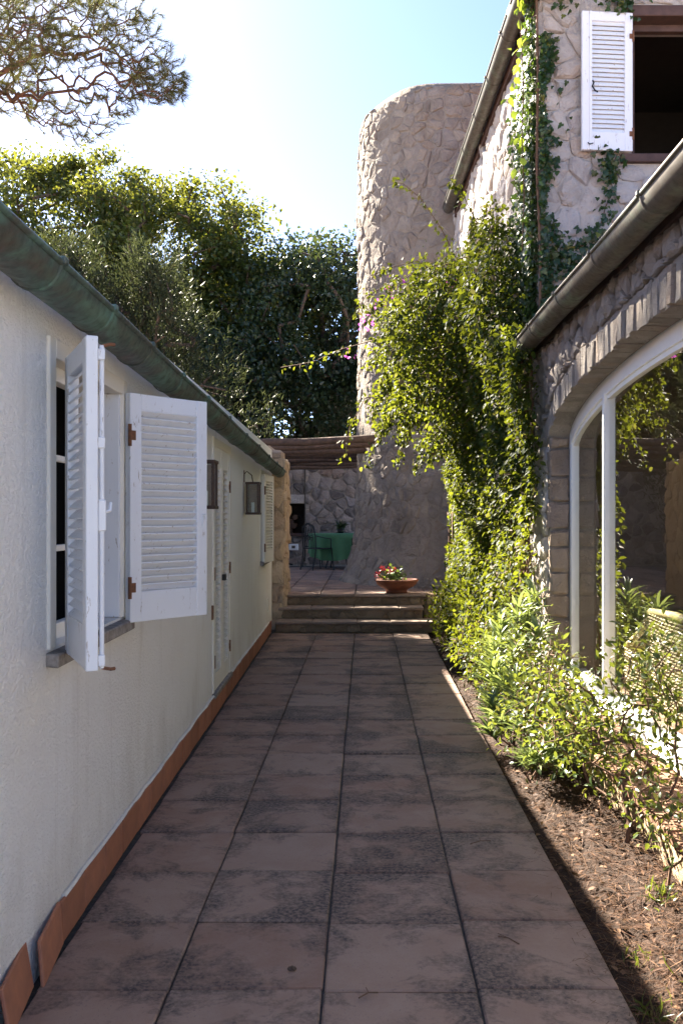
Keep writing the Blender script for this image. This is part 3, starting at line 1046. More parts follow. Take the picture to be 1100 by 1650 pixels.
def window_in(y0, y1, z0, z1, depth=0.05, bars=3, both=True):
    m_ = MB()
    ym = (y0 + y1) / 2

    def bx(a, b, c, d, x0, x1):
        v, f = bevbox((x0, a, c), (x1, b, d), 0.003)
        m_.add([(WX(q[1]) + q[0], q[1], q[2]) for q in v], f)
    for (a, b) in ((y0, ym - .002), (ym + .002, y1))[:2 if both else 1]:
        bx(a, a + 0.055, z0, z1, -depth - 0.04, -depth)
        bx(b - 0.055, b, z0, z1, -depth - 0.04, -depth)
        bx(a + .055, b - .055, z0, z0 + 0.06, -depth - 0.038, -depth - .002)
        bx(a + .055, b - .055, z1 - 0.055, z1, -depth - 0.038, -depth - .002)
        for q in range(1, bars):
            zz = z0 + (z1 - z0) * q / bars
            bx(a + .055, b - .055, zz - 0.012, zz + 0.012, -depth - 0.03, -depth - .01)
    win = m_.build('window', FRAME_W, house)
    for (a, b) in ((y0, ym), (ym, y1))[:2 if both else 1]:
        for q in range(bars if both else 0):
            za = z0 + (z1 - z0) * q / bars; zb = z0 + (z1 - z0) * (q + 1) / bars
            MB().add([(WX(a, -depth - .02), a + .05, za + .01), (WX(b, -depth - .02), b - .05, za + .01), (WX(b, -depth - .02), b - .05, zb - .01), (WX(a, -depth - .02), a + .05, zb - .01)], [(0, 1, 2, 3)]).build('pane', GLASS, win)
    return win


for wi, (y0, y1, z0, z1) in enumerate(WIN):
    casing(y0, y1, z0, z1)
    window_in(y0, y1, z0, z1, both=wi > 0)
    m_ = MB()
    v, f = bevbox((-0.13, y0 - 0.075, z0 - 0.05), (0.045, y1 + 0.075, z0 - 0.002), 0.005)
    m_.add([(WX(q[1]) + q[0], q[1], q[2] - (0.012 if q[0] > 0 else 0)) for q in v], f)
    m_.build('sill', mat_simple('worn_sill', (0.36, 0.33, 0.30), 0.9, c2=(0.13, 0.11, 0.10), scale=22, bump=0.5) if wi == 0 else bpy.data.materials['worn_sill'], house)
    # timber lining of the reveal
    if wi == 0:
        for (xa, xb, ya) in ((-0.13, -0.004, y1 - 0.024), (-0.205, -0.133, y1 - 0.040)):
            m_ = MB()
            v, f = bevbox((xa, ya, z0 + 0.002), (xb, y1 - 0.002, z1 - 0.002), 0.003)
            m_.add([(WX(q[1]) + q[0], q[1], q[2]) for q in v], f)
            m_.build('lining', PAINT, house)

y0, y1, z0, z1 = WIN[0]
sh = shutter('shutter', house, (WX(y0) + 0.045, y0 + 0.055, 1.05), math.atan2(-0.415, 0.20), 0.46, 1.055, -1)
sh['label'] = 'near white louvred shutter swung open towards the viewer with a long bolt rod'
for z in (0.16, 0.86): hinge(sh, z, side=1)
m_ = MB()
m_.tube([(0.437, 0.034, 0.005), (0.437, 0.034, 1.03)], 0.0075, 8)
m_.build('bolt_rod', PAINT, sh, local=True)
for z in (0.03, 0.72, 1.0):
    MB().box((0.422, 0.019, z - 0.018), (0.452, 0.042, z + 0.018), bev=0.003).build('rod_guide', PAINT, sh, local=True)
m_ = MB()
m_.tube([(0.437, 0.04, 0.50), (0.42, 0.062, 0.505), (0.40, 0.068, 0.53)], 0.006, 6)
m_.box((0.424, 0.02, 0.44), (0.450, 0.046, 0.54), bev=0.004)
m_.build('bolt_handle', PAINT, sh, local=True)
m_ = MB()
m_.tube([(0.437, 0.034, 1.028), (0.437, 0.062, 1.036), (0.430, 0.075, 1.036)], 0.006, 6)
m_.tube([(0.437, 0.034, 0.006), (0.437, 0.062, 0.0), (0.430, 0.075, 0.0)], 0.006, 6)
m_.build('bolt_hook', RUST, sh, local=True)
sh2 = shutter('shutter', house, (WX(y1) + 0.030, y1 - 0.005, 1.05), math.atan2(0.355, 0.29), 0.46, 1.055, 1)
sh2['label'] = 'far white louvred shutter of the nearest window, seen face on'
for z in (0.16, 0.86): hinge(sh2, z, side=-1)
m_ = MB()
m_.tube([(0.43, -0.022, 0.49), (0.43, -0.045, 0.50), (0.43, -0.045, 0.47)], 0.005, 6)
m_.tube([(0.43, -0.023, 0.44), (0.43, -0.023, 0.50)], 0.004, 6)
m_.build('latch_hook', IRON if False else PAINT, sh2, local=True)

# louvred double door
y0, y1, z0, z1 = DOOR
casing(y0, y1, z0 - 0.01, z1, 0.06)
m_ = MB()
v, f = bevbox((-0.12, y0 - 0.06, z0 - 0.05), (0.03, y1 + 0.06, z0 - 0.011), 0.005)
m_.add([(WX(q[1]) + q[0], q[1], q[2]) for q in v], f)
m_.build('threshold', bpy.data.materials['worn_sill'], house)
lw = (y1 - y0) / 2 - 0.004
d1 = shutter('door', house, (WX(y0) - 0.012, y0 + 0.003, z0 + .005), WANG, lw, z1 - z0 - 0.01, -1, PAINT2, 0.085, 0.16, 0.12, 34, 0.036, sd=0.034, tilt=R(28))
d2 = shutter('door', house, (WX(y1) - 0.012, y1 - 0.003, z0 + .005), WANG + math.pi, lw, z1 - z0 - 0.01, 1, PAINT2, 0.085, 0.16, 0.12, 34, 0.036, sd=0.034, tilt=R(28))
for d_, s_ in ((d1, -1), (d2, 1)):
    for z in (0.22, 0.9, 1.6): hinge(d_, z, 0.036, s_)
MB().box((lw - 0.03, -0.05, 0.82), (lw + 0.02, -0.02, 0.87), bev=0.004).build('knob', IRON, d1, local=True)
MB().box((WX(y0, -.005), y0 - 0.10, 0.75), (WX(y0, .016), y0 - 0.07, 0.86), bev=0.004).build('door_catch', RUST, house)

# second window: closed shutters standing a little proud
y0, y1, z0, z1 = WIN[1]
s3 = shutter('shutter', house, (WX(y0) + 0.035, y0 - 0.03, 0.99), WANG - R(7), 0.53, 1.05, -1, PAINT2, n=24)
s3['label'] = 'near leaf of the closed shutters on the farther window'
s4 = shutter('shutter', house, (WX(y1) + 0.035, y1 + 0.03, 0.99), WANG + math.pi + R(5), 0.53, 1.05, 1, PAINT2, n=24)
s4['label'] = 'far leaf of the closed shutters on the farther window'
for s_, sd in ((s3, -1), (s4, 1)):
    for z in (0.18, 0.86): hinge(s_, z, side=sd)
# vent plate low on the wall
MB().box((WX(11.9), 11.83, 0.33), (WX(11.9) + 0.016, 11.97, 0.49), bev=0.004).build('vent_plate', PAINT2, house)

# stone end of the house
qe = empty('stone_corner', (-1.2, 12.8, 0.0), 'rough ochre stone pier closing the far end of the white house', 'pier')
m_ = MB().box((-1.75, 12.60, -0.05), (-1.115, 13.4, 2.33))
m_.build('pier_core', WARM_STONE, qe)
ps = cells(0.30, 2.36, 0.20, 0.19, 91, 0.8)
lay_stones(qe, ps, lambda u, v, o: (-1.41 + u, 12.60 - o, -0.02 + v), WARM_STONE, 92, 0.006, 0.045)
ps = cells(0.8, 2.36, 0.24, 0.19, 93, 0.8)
lay_stones(qe, ps, lambda u, v, o: (-1.115 + o, 12.60 + u, -0.02 + v), WARM_STONE, 94, 0.006, 0.03)
for (x, y, z, s_) in ((-1.24, 12.75, 2.38, .13), (-1.42, 12.9, 2.42, .16), (-1.62, 12.8, 2.42, .15)):
    v, f = bevbox((-s_, -s_, -s_ * .6), (s_, s_, s_ * .6), s_ * 0.35)
    v = [(x + q[0] * rr.uniform(.9, 1.1), y + q[1], z + q[2] * rr.uniform(.9, 1.15)) for q in v]
    MB().add(v, f).build('stone', WARM_STONE, qe, smooth=False)


# wall lanterns
def lantern(y, z, label):
    o = empty('wall_lantern', (WX(y), y, z), label, 'lantern', 'lanterns on the white wall')
    m_ = MB()
    w, d, h = 0.15, 0.13, 0.29
    x0 = WX(y) + 0.03
    for sx in (0, 1):
        for sy in (0, 1):
            xx = x0 + sx * (d - 0.018); yy = y - w / 2 + sy * (w - 0.018)
            m_.box((xx, yy, z), (xx + 0.018, yy + 0.018, z + h))
    for zz in (z - 0.012, z + h):
        m_.box((x0 - 0.006, y - w / 2 - 0.006, zz), (x0 + d + 0.006, y + w / 2 + 0.006, zz + 0.022), bev=0.003)
    m_.build('frame', LANTERN, o)
    MB().box((x0 + 0.009, y - w / 2 + 0.006, z + 0.012), (x0 + d - 0.009, y - w / 2 + 0.009, z + h - .002)).build('pane', GLASS, o)
    MB().box((x0 + d - 0.009, y - w / 2 + 0.012, z + 0.012), (x0 + d - 0.006, y + w / 2 - 0.012, z + h - .002)).build('pane', GLASS, o)
    MB().box((x0 - 0.004, y - w / 2 + 0.02, z + 0.012), (x0 + 0.006, y + w / 2 - 0.02, z + h - .002)).build('back_plate', mat_simple('tarnished_brass', (0.32, 0.22, 0.15), 0.5, c2=(0.16, 0.10, 0.07), scale=20) if 'tarnished_brass' not in bpy.data.materials else bpy.data.materials['tarnished_brass'], o)
    MB().box((x0 + 0.02, y + w / 2 - 0.012, z + 0.011), (x0 + d - 0.02, y + w / 2 - 0.005, z + h - .003)).build('back_plate', bpy.data.materials['tarnished_brass'], o)  # plate added on the far side; its brown stands in for the pane's reflection
    MB().tube([(x0 + 0.06, y, z + 0.012), (x0 + 0.06, y, z + 0.11)], 0.016, 8).build('candle', PLASTIC, o)
    MB().tube([(WX(y) + .002, y, z + h + 0.10), (WX(y) + 0.03, y, z + h + 0.13), (x0 + 0.05, y, z + h + 0.09), (x0 + 0.06, y, z + h + 0.02)], 0.006, 6).build('hanger', LANTERN, o)
    MB().box((WX(y), y - 0.012, z + h + 0.02), (WX(y) + 0.008, y + 0.012, z + h + 0.14)).build('wall_plate', RUST, o)


lantern(6.15, 1.60, 'dark metal lantern on the white wall, half hidden behind the open shutter')
lantern(9.20, 1.57, 'dark metal box lantern on the white wall between door and farther window')

# ------------------------------------------------------------------ two-storey stone house on the right
def HX(y, off=0.0):
    return 1.56 - 0.027 * (y - 8.1) - off          # off > 0 = towards the path


HF = 8.1
HT = 6.32
sh_house = empty('stone_house', (2.5, 10.0, 0.0), 'tall pale rubble stone house with a shuttered upper window and a copper gutter', 'house')
UW = (2.335, 3.38, 4.71, 5.93)
m_ = MB()
yE = 15.2
m_.add([(HX(HF), HF, -0.05), (HX(yE), yE, -0.05), (HX(yE), yE, HT), (HX(HF), HF, HT)], [(3, 2, 1, 0)])
xc = [HX(HF), UW[0], UW[1], 7.0]
zc = [-0.05, UW[2], UW[3], HT]
for i in range(3):
    for j in range(3):
        if i == 1 and j == 1: continue
        m_.add([(xc[i], HF, zc[j]), (xc[i + 1], HF, zc[j]), (xc[i + 1], HF, zc[j + 1]), (xc[i], HF, zc[j + 1])], [(0, 1, 2, 3)])
# gable above the eave line
m_.add([(HX(HF), HF, HT), (7.0, HF, HT), (7.0, HF, HT + 2.0)], [(0, 1, 2)])
c = [(UW[0], UW[2]), (UW[1], UW[2]), (UW[1], UW[3]), (UW[0], UW[3])]
for k in range(4):
    a, b = c[k], c[(k + 1) % 4]
    m_.add([(a[0], HF, a[1]), (b[0], HF, b[1]), (b[0], HF + 0.35, b[1]), (a[0], HF + 0.35, a[1])], [(3, 2, 1, 0)])
m_.build('wall', HOUSE_MORTAR, sh_house)
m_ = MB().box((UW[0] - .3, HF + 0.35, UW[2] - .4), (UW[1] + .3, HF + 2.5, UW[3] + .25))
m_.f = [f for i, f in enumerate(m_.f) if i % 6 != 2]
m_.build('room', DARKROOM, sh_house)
ps = cells(2.9, HT - 2.9, 0.25, 0.155, 21, 1.0, drop=0.25, holes=[(UW[0] - HX(HF) - .02, UW[1] - HX(HF) + .02, UW[2] - 2.9 - 0.09, UW[3] - 2.9 + 0.10)])
lay_stones(sh_house, ps, lambda u, v, o: (HX(HF) + u, HF - o, 2.9 + v), HOUSE_STONE, 22, 0.005, 0.034)
ps = cells(6.3, HT - 0.1, 0.30, 0.17, 23, 0.95, drop=0.2)
ps = [P for P in ps if sum(q[1] for q in P) / len(P) > 2.4]
lay_stones(sh_house, ps, lambda u, v, o: (HX(HF + u, o), HF + u, 0.02 + v), HOUSE_STONE, 24, 0.006, 0.036, flip=True, limit=200, near=lambda P: sum(q[0] for q in P) / len(P))
# upper window: dark timber head and sill, frame
for (za, zb, pr) in ((UW[3] - 0.01, UW[3] + 0.085, 0.03), (UW[2] - 0.075, UW[2] + 0.0, 0.05)):
    MB().box((UW[0] - 0.10, HF - pr, za), (UW[1] + 0.2, HF + 0.2, zb), bev=0.006).build('lintel' if za > 5 else 'sill', DARKWOOD, sh_house)
m_ = MB()
m_.box((UW[0], HF + 0.12, UW[2] + .001), (UW[0] + 0.06, HF + 0.18, UW[3] - .011))
m_.box((UW[1] - 0.06, HF + 0.12, UW[2] + .001), (UW[1], HF + 0.18, UW[3] - .011))
m_.box((UW[0] + .06, HF + 0.121, UW[3] - 0.07), (UW[1] - .06, HF + 0.179, UW[3] - .011))
m_.build('window', DARKWOOD, sh_house)
us = shutter('shutter', sh_house, (UW[0] - 0.01, HF - 0.045, UW[2] + 0.01), R(180 + 5), 0.45, 1.205, 1, PAINT, 0.07, 0.08, 0.16, 24, 0.04, sd=0.046, tilt=R(60))
us['label'] = 'white louvred shutter folded back beside the dark upper window'
m_ = MB().box((0.365, 0.021, 0.0), (0.385, 0.030, 1.20))
m_.build('edge_bead', PAINT, us, local=True)
MB().tube([(0.36, 0.025, 0.60), (0.355, 0.045, 0.57), (0.37, 0.045, 0.54), (0.345, 0.05, 0.50), (0.32, 0.05, 0.49)], 0.007, 6).build('latch_hook', IRON, us, local=True)
MB().tube([(0.40, 0.022, 0.06), (0.39, 0.04, 0.04), (0.36, 0.04, 0.05)], 0.005, 6).build('latch_hook', IRON, us, local=True)
for z in (0.15, 1.0): hinge(us, z, 0.04, 1)
# roof slab, eave board and gutter
m_ = MB()
V = []
for (x, dz) in ((-0.17, 0.10), (5.6, 2.12), (5.6, 2.02), (-0.17, 0.03)):
    for y in (HF - 0.35, 14.05):
        V.append((HX(y) + x, y, 6.22 + dz))
m_.add(V, [(0, 1, 3, 2), (2, 3, 5, 4), (4, 5, 7, 6), (6, 7, 1, 0), (0, 2, 4, 6), (1, 7, 5, 3)])
m_.build('roof', ROOF_T, sh_house)
m_ = MB()
m_.add([(HX(7.75, .012), 7.75, 6.08), (HX(14.0, .012), 14.0, 6.08), (HX(14.0, .012), 14.0, 6.25), (HX(7.75, .012), 7.75, 6.25),
        (HX(7.75, .05), 7.75, 6.08), (HX(14.0, .05), 14.0, 6.08), (HX(14.0, .05), 14.0, 6.25), (HX(7.75, .05), 7.75, 6.25)],
       [(4, 5, 6, 7), (0, 3, 2, 1), (0, 1, 5, 4), (2, 3, 7, 6), (1, 2, 6, 5), (0, 4, 7, 3)])
m_.build('eave_board', DARKWOOD, sh_house)
gutter('gutter', GUT_R, sh_house, lambda y: (HX(y, 0.145), 6.20), 7.6, 13.95, 0.085, [8.9, 9.8, 10.7, 11.7, 12.7, 13.5], side=-1)

# ------------------------------------------------------------------ single-storey wing with the arched window
AX, AG = 1.45, 1.61
AC, AA, AB, AS = 4.22, 3.04, 0.43, 2.11
AY0, AY1 = AC - AA, AC + AA
ATOP = 2.93
SILL = 0.34


def arch(y, grow=0.0):
    u = max(-1.0, min(1.0, (y - AC) / (AA + grow)))
    return AS + (AB + grow) * max(0.0, 1 - abs(u) ** 2.3) ** 0.5


wing = empty('stone_wing', (2.0, 4.2, 0.0), 'low stone wing with a wide arched picture window and dark copper gutter', 'house')
m_ = MB()
for (a, b) in ((0.55, AY0), (AY1, HF - 0.002)):
    m_.add([(AX, a, -0.05), (AX, b, -0.05), (AX, b, ATOP), (AX, a, ATOP)], [(3, 2, 1, 0)])
NS = 64
ysA = [AC - AA * math.cos(math.pi * k / NS) for k in range(NS + 1)]
for k in range(NS):
    a, b = ysA[k], ysA[k + 1]
    m_.add([(AX, a, arch(a)), (AX, b, arch(b)), (AX, b, ATOP), (AX, a, ATOP)], [(3, 2, 1, 0)])
    m_.add([(AX, a, arch(a)), (AX, b, arch(b)), (AX + 0.35, b, arch(b)), (AX + 0.35, a, arch(a))], [(0, 1, 2, 3)])
for yj, fl in ((AY0, 1), (AY1, -1)):
    m_.add([(AX, yj, -0.05), (AX + 0.35, yj, -0.05), (AX + 0.35, yj, AS), (AX, yj, AS)], [(0, 1, 2, 3) if fl < 0 else (3, 2, 1, 0)])
m_.add([(AX, HF - .002, -0.05), (HX(HF) + .2, HF - .002, -0.05), (HX(HF) + .2, HF - .002, ATOP), (AX, HF - .002, ATOP)], [(3, 2, 1, 0)])
m_.add([(AX, 0.55, -0.05), (5.8, 0.55, -0.05), (5.8, 0.55, ATOP), (AX, 0.55, ATOP)], [(0, 1, 2, 3)])
# inner skin of the room
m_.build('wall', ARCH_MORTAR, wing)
m_ = MB()
RX = AX + 0.36
for (a, b) in ((0.6, AY0), (AY1, 8.05)):
    m_.add([(RX, a, 0.3), (RX, b, 0.3), (RX, b, 2.9), (RX, a, 2.9)], [(0, 1, 2, 3)])
for k in range(NS):
    a, b = ysA[k], ysA[k + 1]
    m_.add([(RX, a, arch(a)), (RX, b, arch(b)), (RX, b, 2.9), (RX, a, 2.9)], [(0, 1, 2, 3)])
m_.add([(RX, 0.6, 0.3), (5.6, 0.6, 0.3), (5.6, 0.6, 2.9), (RX, 0.6, 2.9)], [(0, 1, 2, 3)])
m_.add([(RX, 8.05, 0.3), (5.6, 8.05, 0.3), (5.6, 8.05, 2.9), (RX, 8.05, 2.9)], [(3, 2, 1, 0)])
m_.add([(5.6, 0.6, 0.3), (5.6, 8.05, 0.3), (5.6, 8.05, 2.9), (5.6, 0.6, 2.9)], [(3, 2, 1, 0)])
m_.add([(RX, 0.6, 2.9), (5.6, 0.6, 2.9), (5.6, 8.05, 2.9), (RX, 8.05, 2.9)], [(0, 1, 2, 3)])
m_.build('room_wall', ROOMWALL, wing)
MB().add([(AG + .06, 0.6, SILL - .03), (5.6, 0.6, SILL - .03), (5.6, 8.05, SILL - .03), (AG + .06, 8.05, SILL - .03)], [(0, 1, 2, 3)]).build('room_floor', ROOMFLOOR, wing)

# voussoirs round the arch, each one a stone
VH = 0.19
y = AY0 - 0.12
while y < AY1 + 0.12:
    w = rr.uniform(0.075, 0.14)
    zb0 = arch(y) if AY0 <= y <= AY1 else AS
    zb1 = arch(y + w) if AY0 <= y + w <= AY1 else AS
    hv = VH * rr.uniform(0.8, 1.05)
    o1 = rr.uniform(0.008, 0.030)
    v, f = bevbox((AX - o1, y + 0.005, 0.0), (AG - 0.03, y + w - 0.005, 1.0), 0.012)
    vv = []
    for p3 in v:
        t = (p3[1] - y) / w
        zb = zb0 + (zb1 - zb0) * t - rr.uniform(0.0, 0.014)
        vv.append((p3[0] + rr.uniform(-.007, .007), p3[1] + rr.uniform(-.005, .005), zb + hv * min(1, max(0, p3[2]))))
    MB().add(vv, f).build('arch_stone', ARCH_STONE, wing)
    y += w
# small rubble between the arch and the eave
ps = cells(HF - 0.03 - (AY0 - 0.6), ATOP - AS, 0.17, 0.12, 35, 1.0, drop=0.2)
qs = []
for P in ps:
    cyy = sum(q[0] for q in P) / len(P) + AY0 - 0.6
    za = (arch(cyy) if AY0 - .1 < cyy < AY1 + .1 else AS - VH) + VH + 0.006 - AS
    sl = (arch(cyy + 0.05) - arch(cyy - 0.05)) / 0.1 if AY0 < cyy < AY1 else 0.0
    P = clip_poly(P, (sl, -1.0), sl * (cyy - AY0 + 0.6) - za)
    if len(P) >= 3: qs.append(P)
lay_stones(wing, qs, lambda u, v, o: (AX - o, AY0 - 0.6 + u, AS + v), ARCH_STONE, 36, 0.006, 0.03, flip=True)
# squared jamb stones on the far side of the opening
z = -0.02
while z < AS + 0.04:
    hgt = rr.uniform(0.13, 0.24)
    if z + hgt > AS + 0.02: hgt = AS + 0.06 - z
    v, f = bevbox((AX - rr.uniform(0.0, 0.02), AY1 - 0.03 - rr.uniform(0, .012), z + 0.006), (AG - 0.012, AY1 + rr.uniform(0.12, 0.25), z + hgt - 0.006), 0.018)
    v = [(q[0] + rr.uniform(-.010, .010), q[1] + rr.uniform(-.012, .012), q[2] + rr.uniform(-.012, .012)) for q in v]
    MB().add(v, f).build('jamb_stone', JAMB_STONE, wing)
    z += hgt
ps = cells(HF - AY1 - 0.05, 2.1, 0.22, 0.17, 31, 0.85)
lay_stones(wing, ps, lambda u, v, o: (AX - o, AY1 + 0.04 + u, v), HOUSE_STONE, 32, 0.008, 0.03, flip=True)

# white timber window: arched head, jambs, mullions, sill
m_ = MB()


def band(y0, y1, i0, i1, x0, x1, n=40):
    """arched strip between arch-in i0 and arch-in i1"""
    ys_ = np.linspace(y0, y1, n)
    b = len(m_.v)
    for yy in ys_:
        zo = arch(yy) - i0; zi = arch(yy) - i1
        m_.v.extend([(x0, yy, zo), (x1, yy, zo), (x1, yy, zi), (x0, yy, zi)])
    for k in range(n - 1):
        a = b + 4 * k
        for q in range(4):
            m_.f.append((a + q, a + (q + 1) % 4, a + 4 + (q + 1) % 4, a + 4 + q))
    m_.f.append((b, b + 1, b + 2, b + 3))


band(AY0 + 0.03, AY1 - 0.03, -0.02, 0.105, AG - 0.012, AG + 0.05)
band(AY0 + 0.06, AY1 - 0.06, 0.10, 0.135, AG + 0.004, AG + 0.04)
for yy in (AY1 - 0.03, AY0 + 0.03):
    s_ = 1 if yy > AC else -1
    a, b = sorted((yy, yy - s_ * 0.065))
    m_.box((AG - 0.011, a, SILL), (AG + 0.049, b, AS + 0.06), bev=0.004)
m_.build('window_frame', FRAME_W, wing)
MUL = (6.20, 2.24)
for yy in MUL:
    MB().box((AG - 0.02, yy - 0.040, SILL), (AG + 0.055, yy + 0.0, arch(yy) - 0.09), bev=0.004).build('mullion', FRAME_W, wing)
    MB().box((AG - 0.012, yy + 0.003, SILL), (AG + 0.052, yy + 0.036, arch(yy) - 0.092), bev=0.004).build('mullion', FRAME_W, wing)
MB().box((AG - 0.075, AY0 + 0.02, SILL - 0.07), (AG + 0.06, AY1 - 0.02, SILL + 0.012), bev=0.006).build('window_sill', FRAME_W, wing)
for (a, b) in ((MUL[0] + 0.03, AY1 - 0.09), (MUL[1] + 0.03, MUL[0] - 0.03), (AY0 + 0.09, MUL[1] - 0.03)):
    ys_ = np.linspace(a, b, 24)
    V = [(AG + 0.02, a, SILL + 0.01), (AG + 0.02, b, SILL + 0.01)] + [(AG + 0.02, yy, arch(yy) - 0.115) for yy in ys_[::-1]]
    n = len(V)
    m_ = MB().add(V, [tuple(range(n))])
    m_.build('pane', GLASS, wing)

# brick ledge below the window
MB().box((1.315, AY0 - 0.3, -0.06), (AG - 0.08, AY1 - 0.06, 0.195)).build('ledge_wall', mat_stone('ledge_render', [(0.40, 0.28, 0.17), (0.46, 0.33, 0.21)], whit=0.2), wing)
y = AY0 - 0.3
lt = mesh_np('ledge_brick', *[np.array(bevbox((-0.155, -0.065, -0.02), (0.155, 0.065, 0.02), 0.006)[0]), bevbox((-0.155, -0.065, -0.02), (0.155, 0.065, 0.02), 0.006)[1]])
lt.materials.append(LEDGE)
while y < AY1 - 0.2:
    link('ledge_brick', lt, None, wing, (1.41 + rr.uniform(-.004, .004), y + 0.07, 0.225 + rr.uniform(-.003, .003)), (0, -R(5) + rr.uniform(-.02, .02), rr.uniform(-.02, .02)))
    y += 0.14
# roof and gutter of the wing
m_ = MB()
V = []
for (x, dz) in ((1.34, 0.10), (6.0, 1.2), (6.0, 1.12), (1.34, 0.02)):
    for y in (0.4, HF - 0.05):
        V.append((x, y, 2.96 + dz))
m_.add(V, [(0, 1, 3, 2), (2, 3, 5, 4), (4, 5, 7, 6), (6, 7, 1, 0), (0, 2, 4, 6), (1, 7, 5, 3)])
m_.build('roof', ROOF_T, wing)
MB().box((AX - 0.035, 0.45, 2.90), (AX + 0.02, HF - 0.06, 2.975), bev=0.004).build('eave_board', DARKWOOD, wing)
gutter('gutter', GUT_R, wing, lambda y: (AX - 0.14, 2.965), 0.4, 8.25, 0.088, [3.3, 4.1, 5.0, 5.95, 6.9, 7.7], side=-1)


# ------------------------------------------------------------------ wicker armchair behind the glass
def wicker_panel(name, parent, origin, ux, uz, w, h, nu, nv, bulge=0.0):
    """woven panel: vertical stakes and weavers going in and out"""
    m_ = MB()
    o = Vector(origin); ux = Vector(ux).normalized(); uz = Vector(uz).normalized()
    nn_ = ux.cross(uz)

    def pt(a, b, d=0.0):
        return o + ux * a + uz * b + nn_ * (d + bulge * math.sin(math.pi * a / w))
    for i in range(nu + 1):
        a = w * i / nu
        m_.tube([pt(a, 0), pt(a, h * .5), pt(a, h)], 0.005, 4, cap=False)
    for j in range(nv):
        b = h * (j + 0.5) / nv
        pts = [pt(w * i / nu, b, 0.007 * (1 if (i + j) % 2 else -1)) for i in range(nu + 1)]
        m_.tube(pts, 0.0062, 4, cap=False)
    return m_.build(name, WICKER, parent)


ch = empty('wicker_armchair', (2.2, 5.5, SILL - .03), 'honey coloured wicker armchair inside, its back against the arched window', 'armchair')
zf = SILL - 0.03
wicker_panel('backrest', ch, (1.84, 5.98, zf + 0.06), (0.0, -1, 0), (-0.04, 0, 1), 1.10, 0.56, 34, 26, 0.03)
wicker_panel('side_panel', ch, (1.80, 6.38, zf + 0.03), (0.03, -0.4, 0), (0, 0, 1), 0.42, 0.30, 14, 14, 0.02)
wicker_panel('side_panel', ch, (1.80, 6.40, zf + 0.03), (1, 0.0, 0), (0, 0, 1), 0.72, 0.30, 22, 14, 0.0)
wicker_panel('side_panel', ch, (1.84, 4.88, zf + 0.03), (1, 0.0, 0), (0, 0, 1), 0.72, 0.42, 22, 18, 0.0)
MB().tube([(2.52, 6.40, zf + 0.34), (1.82, 6.41, zf + 0.34), (1.80, 6.30, zf + 0.36), (1.82, 6.02, zf + 0.50), (1.82, 5.92, zf + 0.62), (1.82, 5.4, zf + 0.645), (1.82, 4.95, zf + 0.62), (1.86, 4.88, zf + 0.48), (2.55, 4.88, zf + 0.44)], 0.024, 8).build('rim', WICKER, ch, smooth=True)
MB().box((1.90, 4.92, zf + 0.20), (2.55, 6.35, zf + 0.33), bev=0.03).build('seat_cushion', mat_simple('cushion', (0.55, 0.52, 0.45), 0.9, bump=0.1), ch)
for (x, y) in ((1.86, 6.36), (2.5, 6.36), (1.88, 4.92), (2.5, 4.92)):
    MB().tube([(x, y, zf), (x, y, zf + 0.2)], 0.02, 6).build('leg', WICKER, ch)


# ------------------------------------------------------------------ plants: tools
T_LEAF = (np.array([(0, 0, 0), (0.42, 0.5, 0.07), (1, 0, -0.10), (0.42, -0.5, 0.07)]), np.array([(0, 2, 1), (0, 3, 2)]))
T_OVAL = (np.array([(0, 0, 0), (0.28, 0.42, 0.06), (0.65, 0.42, 0.03), (1, 0, -0.12), (0.65, -0.42, 0.03), (0.28, -0.42, 0.06), (0.45, 0, 0)]),
          np.array([(0, 6, 1), (1, 6, 2), (2, 6, 3), (0, 5, 6), (5, 4, 6), (4, 3, 6)]))
T_IVY = (np.array([(0.05, 0, 0), (-0.12, 0.30, 0.02), (0.22, 0.55, 0.0), (0.40, 0.28, 0.03), (0.55, 0.34, 0.0), (1.0, 0, -0.08), (0.55, -0.34, 0.0), (0.40, -0.28, 0.03), (0.22, -0.55, 0.0), (-0.12, -0.30, 0.02), (0.4, 0, 0.04)]),
         np.array([(0, 10, 1), (1, 10, 2), (2, 10, 3), (3, 10, 4), (4, 10, 5), (5, 10, 6), (6, 10, 7), (7, 10, 8), (8, 10, 9), (9, 10, 0)]))
T_STRAP = (np.array([(0, -0.25, 0), (0, 0.25, 0), (0.3, -0.5, 0.10), (0.3, 0.5, 0.10), (0.65, -0.42, 0.08), (0.65, 0.42, 0.08), (1.0, 0, -0.10), (0.3, 0, 0.075), (0.65, 0, 0.055)]),
           np.array([(0, 7, 2), (0, 1, 7), (1, 3, 7), (2, 7, 8), (2, 8, 4), (7, 3, 5), (7, 5, 8), (4, 8, 6), (8, 5, 6)]))
T_NEEDLE = (np.array([(0, -0.5, 0), (0, 0.5, 0), (1, 0, -0.05)]), np.array([(0, 1, 2)]))


def unit(a):
    return a / np.maximum(np.linalg.norm(a, axis=1, keepdims=True), 1e-9)


def frames(D, N):
    D = unit(D)
    S = unit(np.cross(N, D))
    N = np.cross(D, S)
    return D, S, N


def leaf_arrays(P, D, N, L, W, tpl):
    D, S, N = frames(D, N)
    Tv, Tf = tpl
    k = len(Tv)
    n = len(P)
    V = (P[:, None, :] + D[:, None, :] * (L[:, None] * Tv[None, :, 0])[..., None] + S[:, None, :] * (W[:, None] * Tv[None, :, 1])[..., None]
         + N[:, None, :] * (L[:, None] * Tv[None, :, 2])[..., None])
    F = (Tf[None, :, :] + (np.arange(n) * k)[:, None, None]).reshape(-1, Tf.shape[1])
    return V.reshape(-1, 3), F


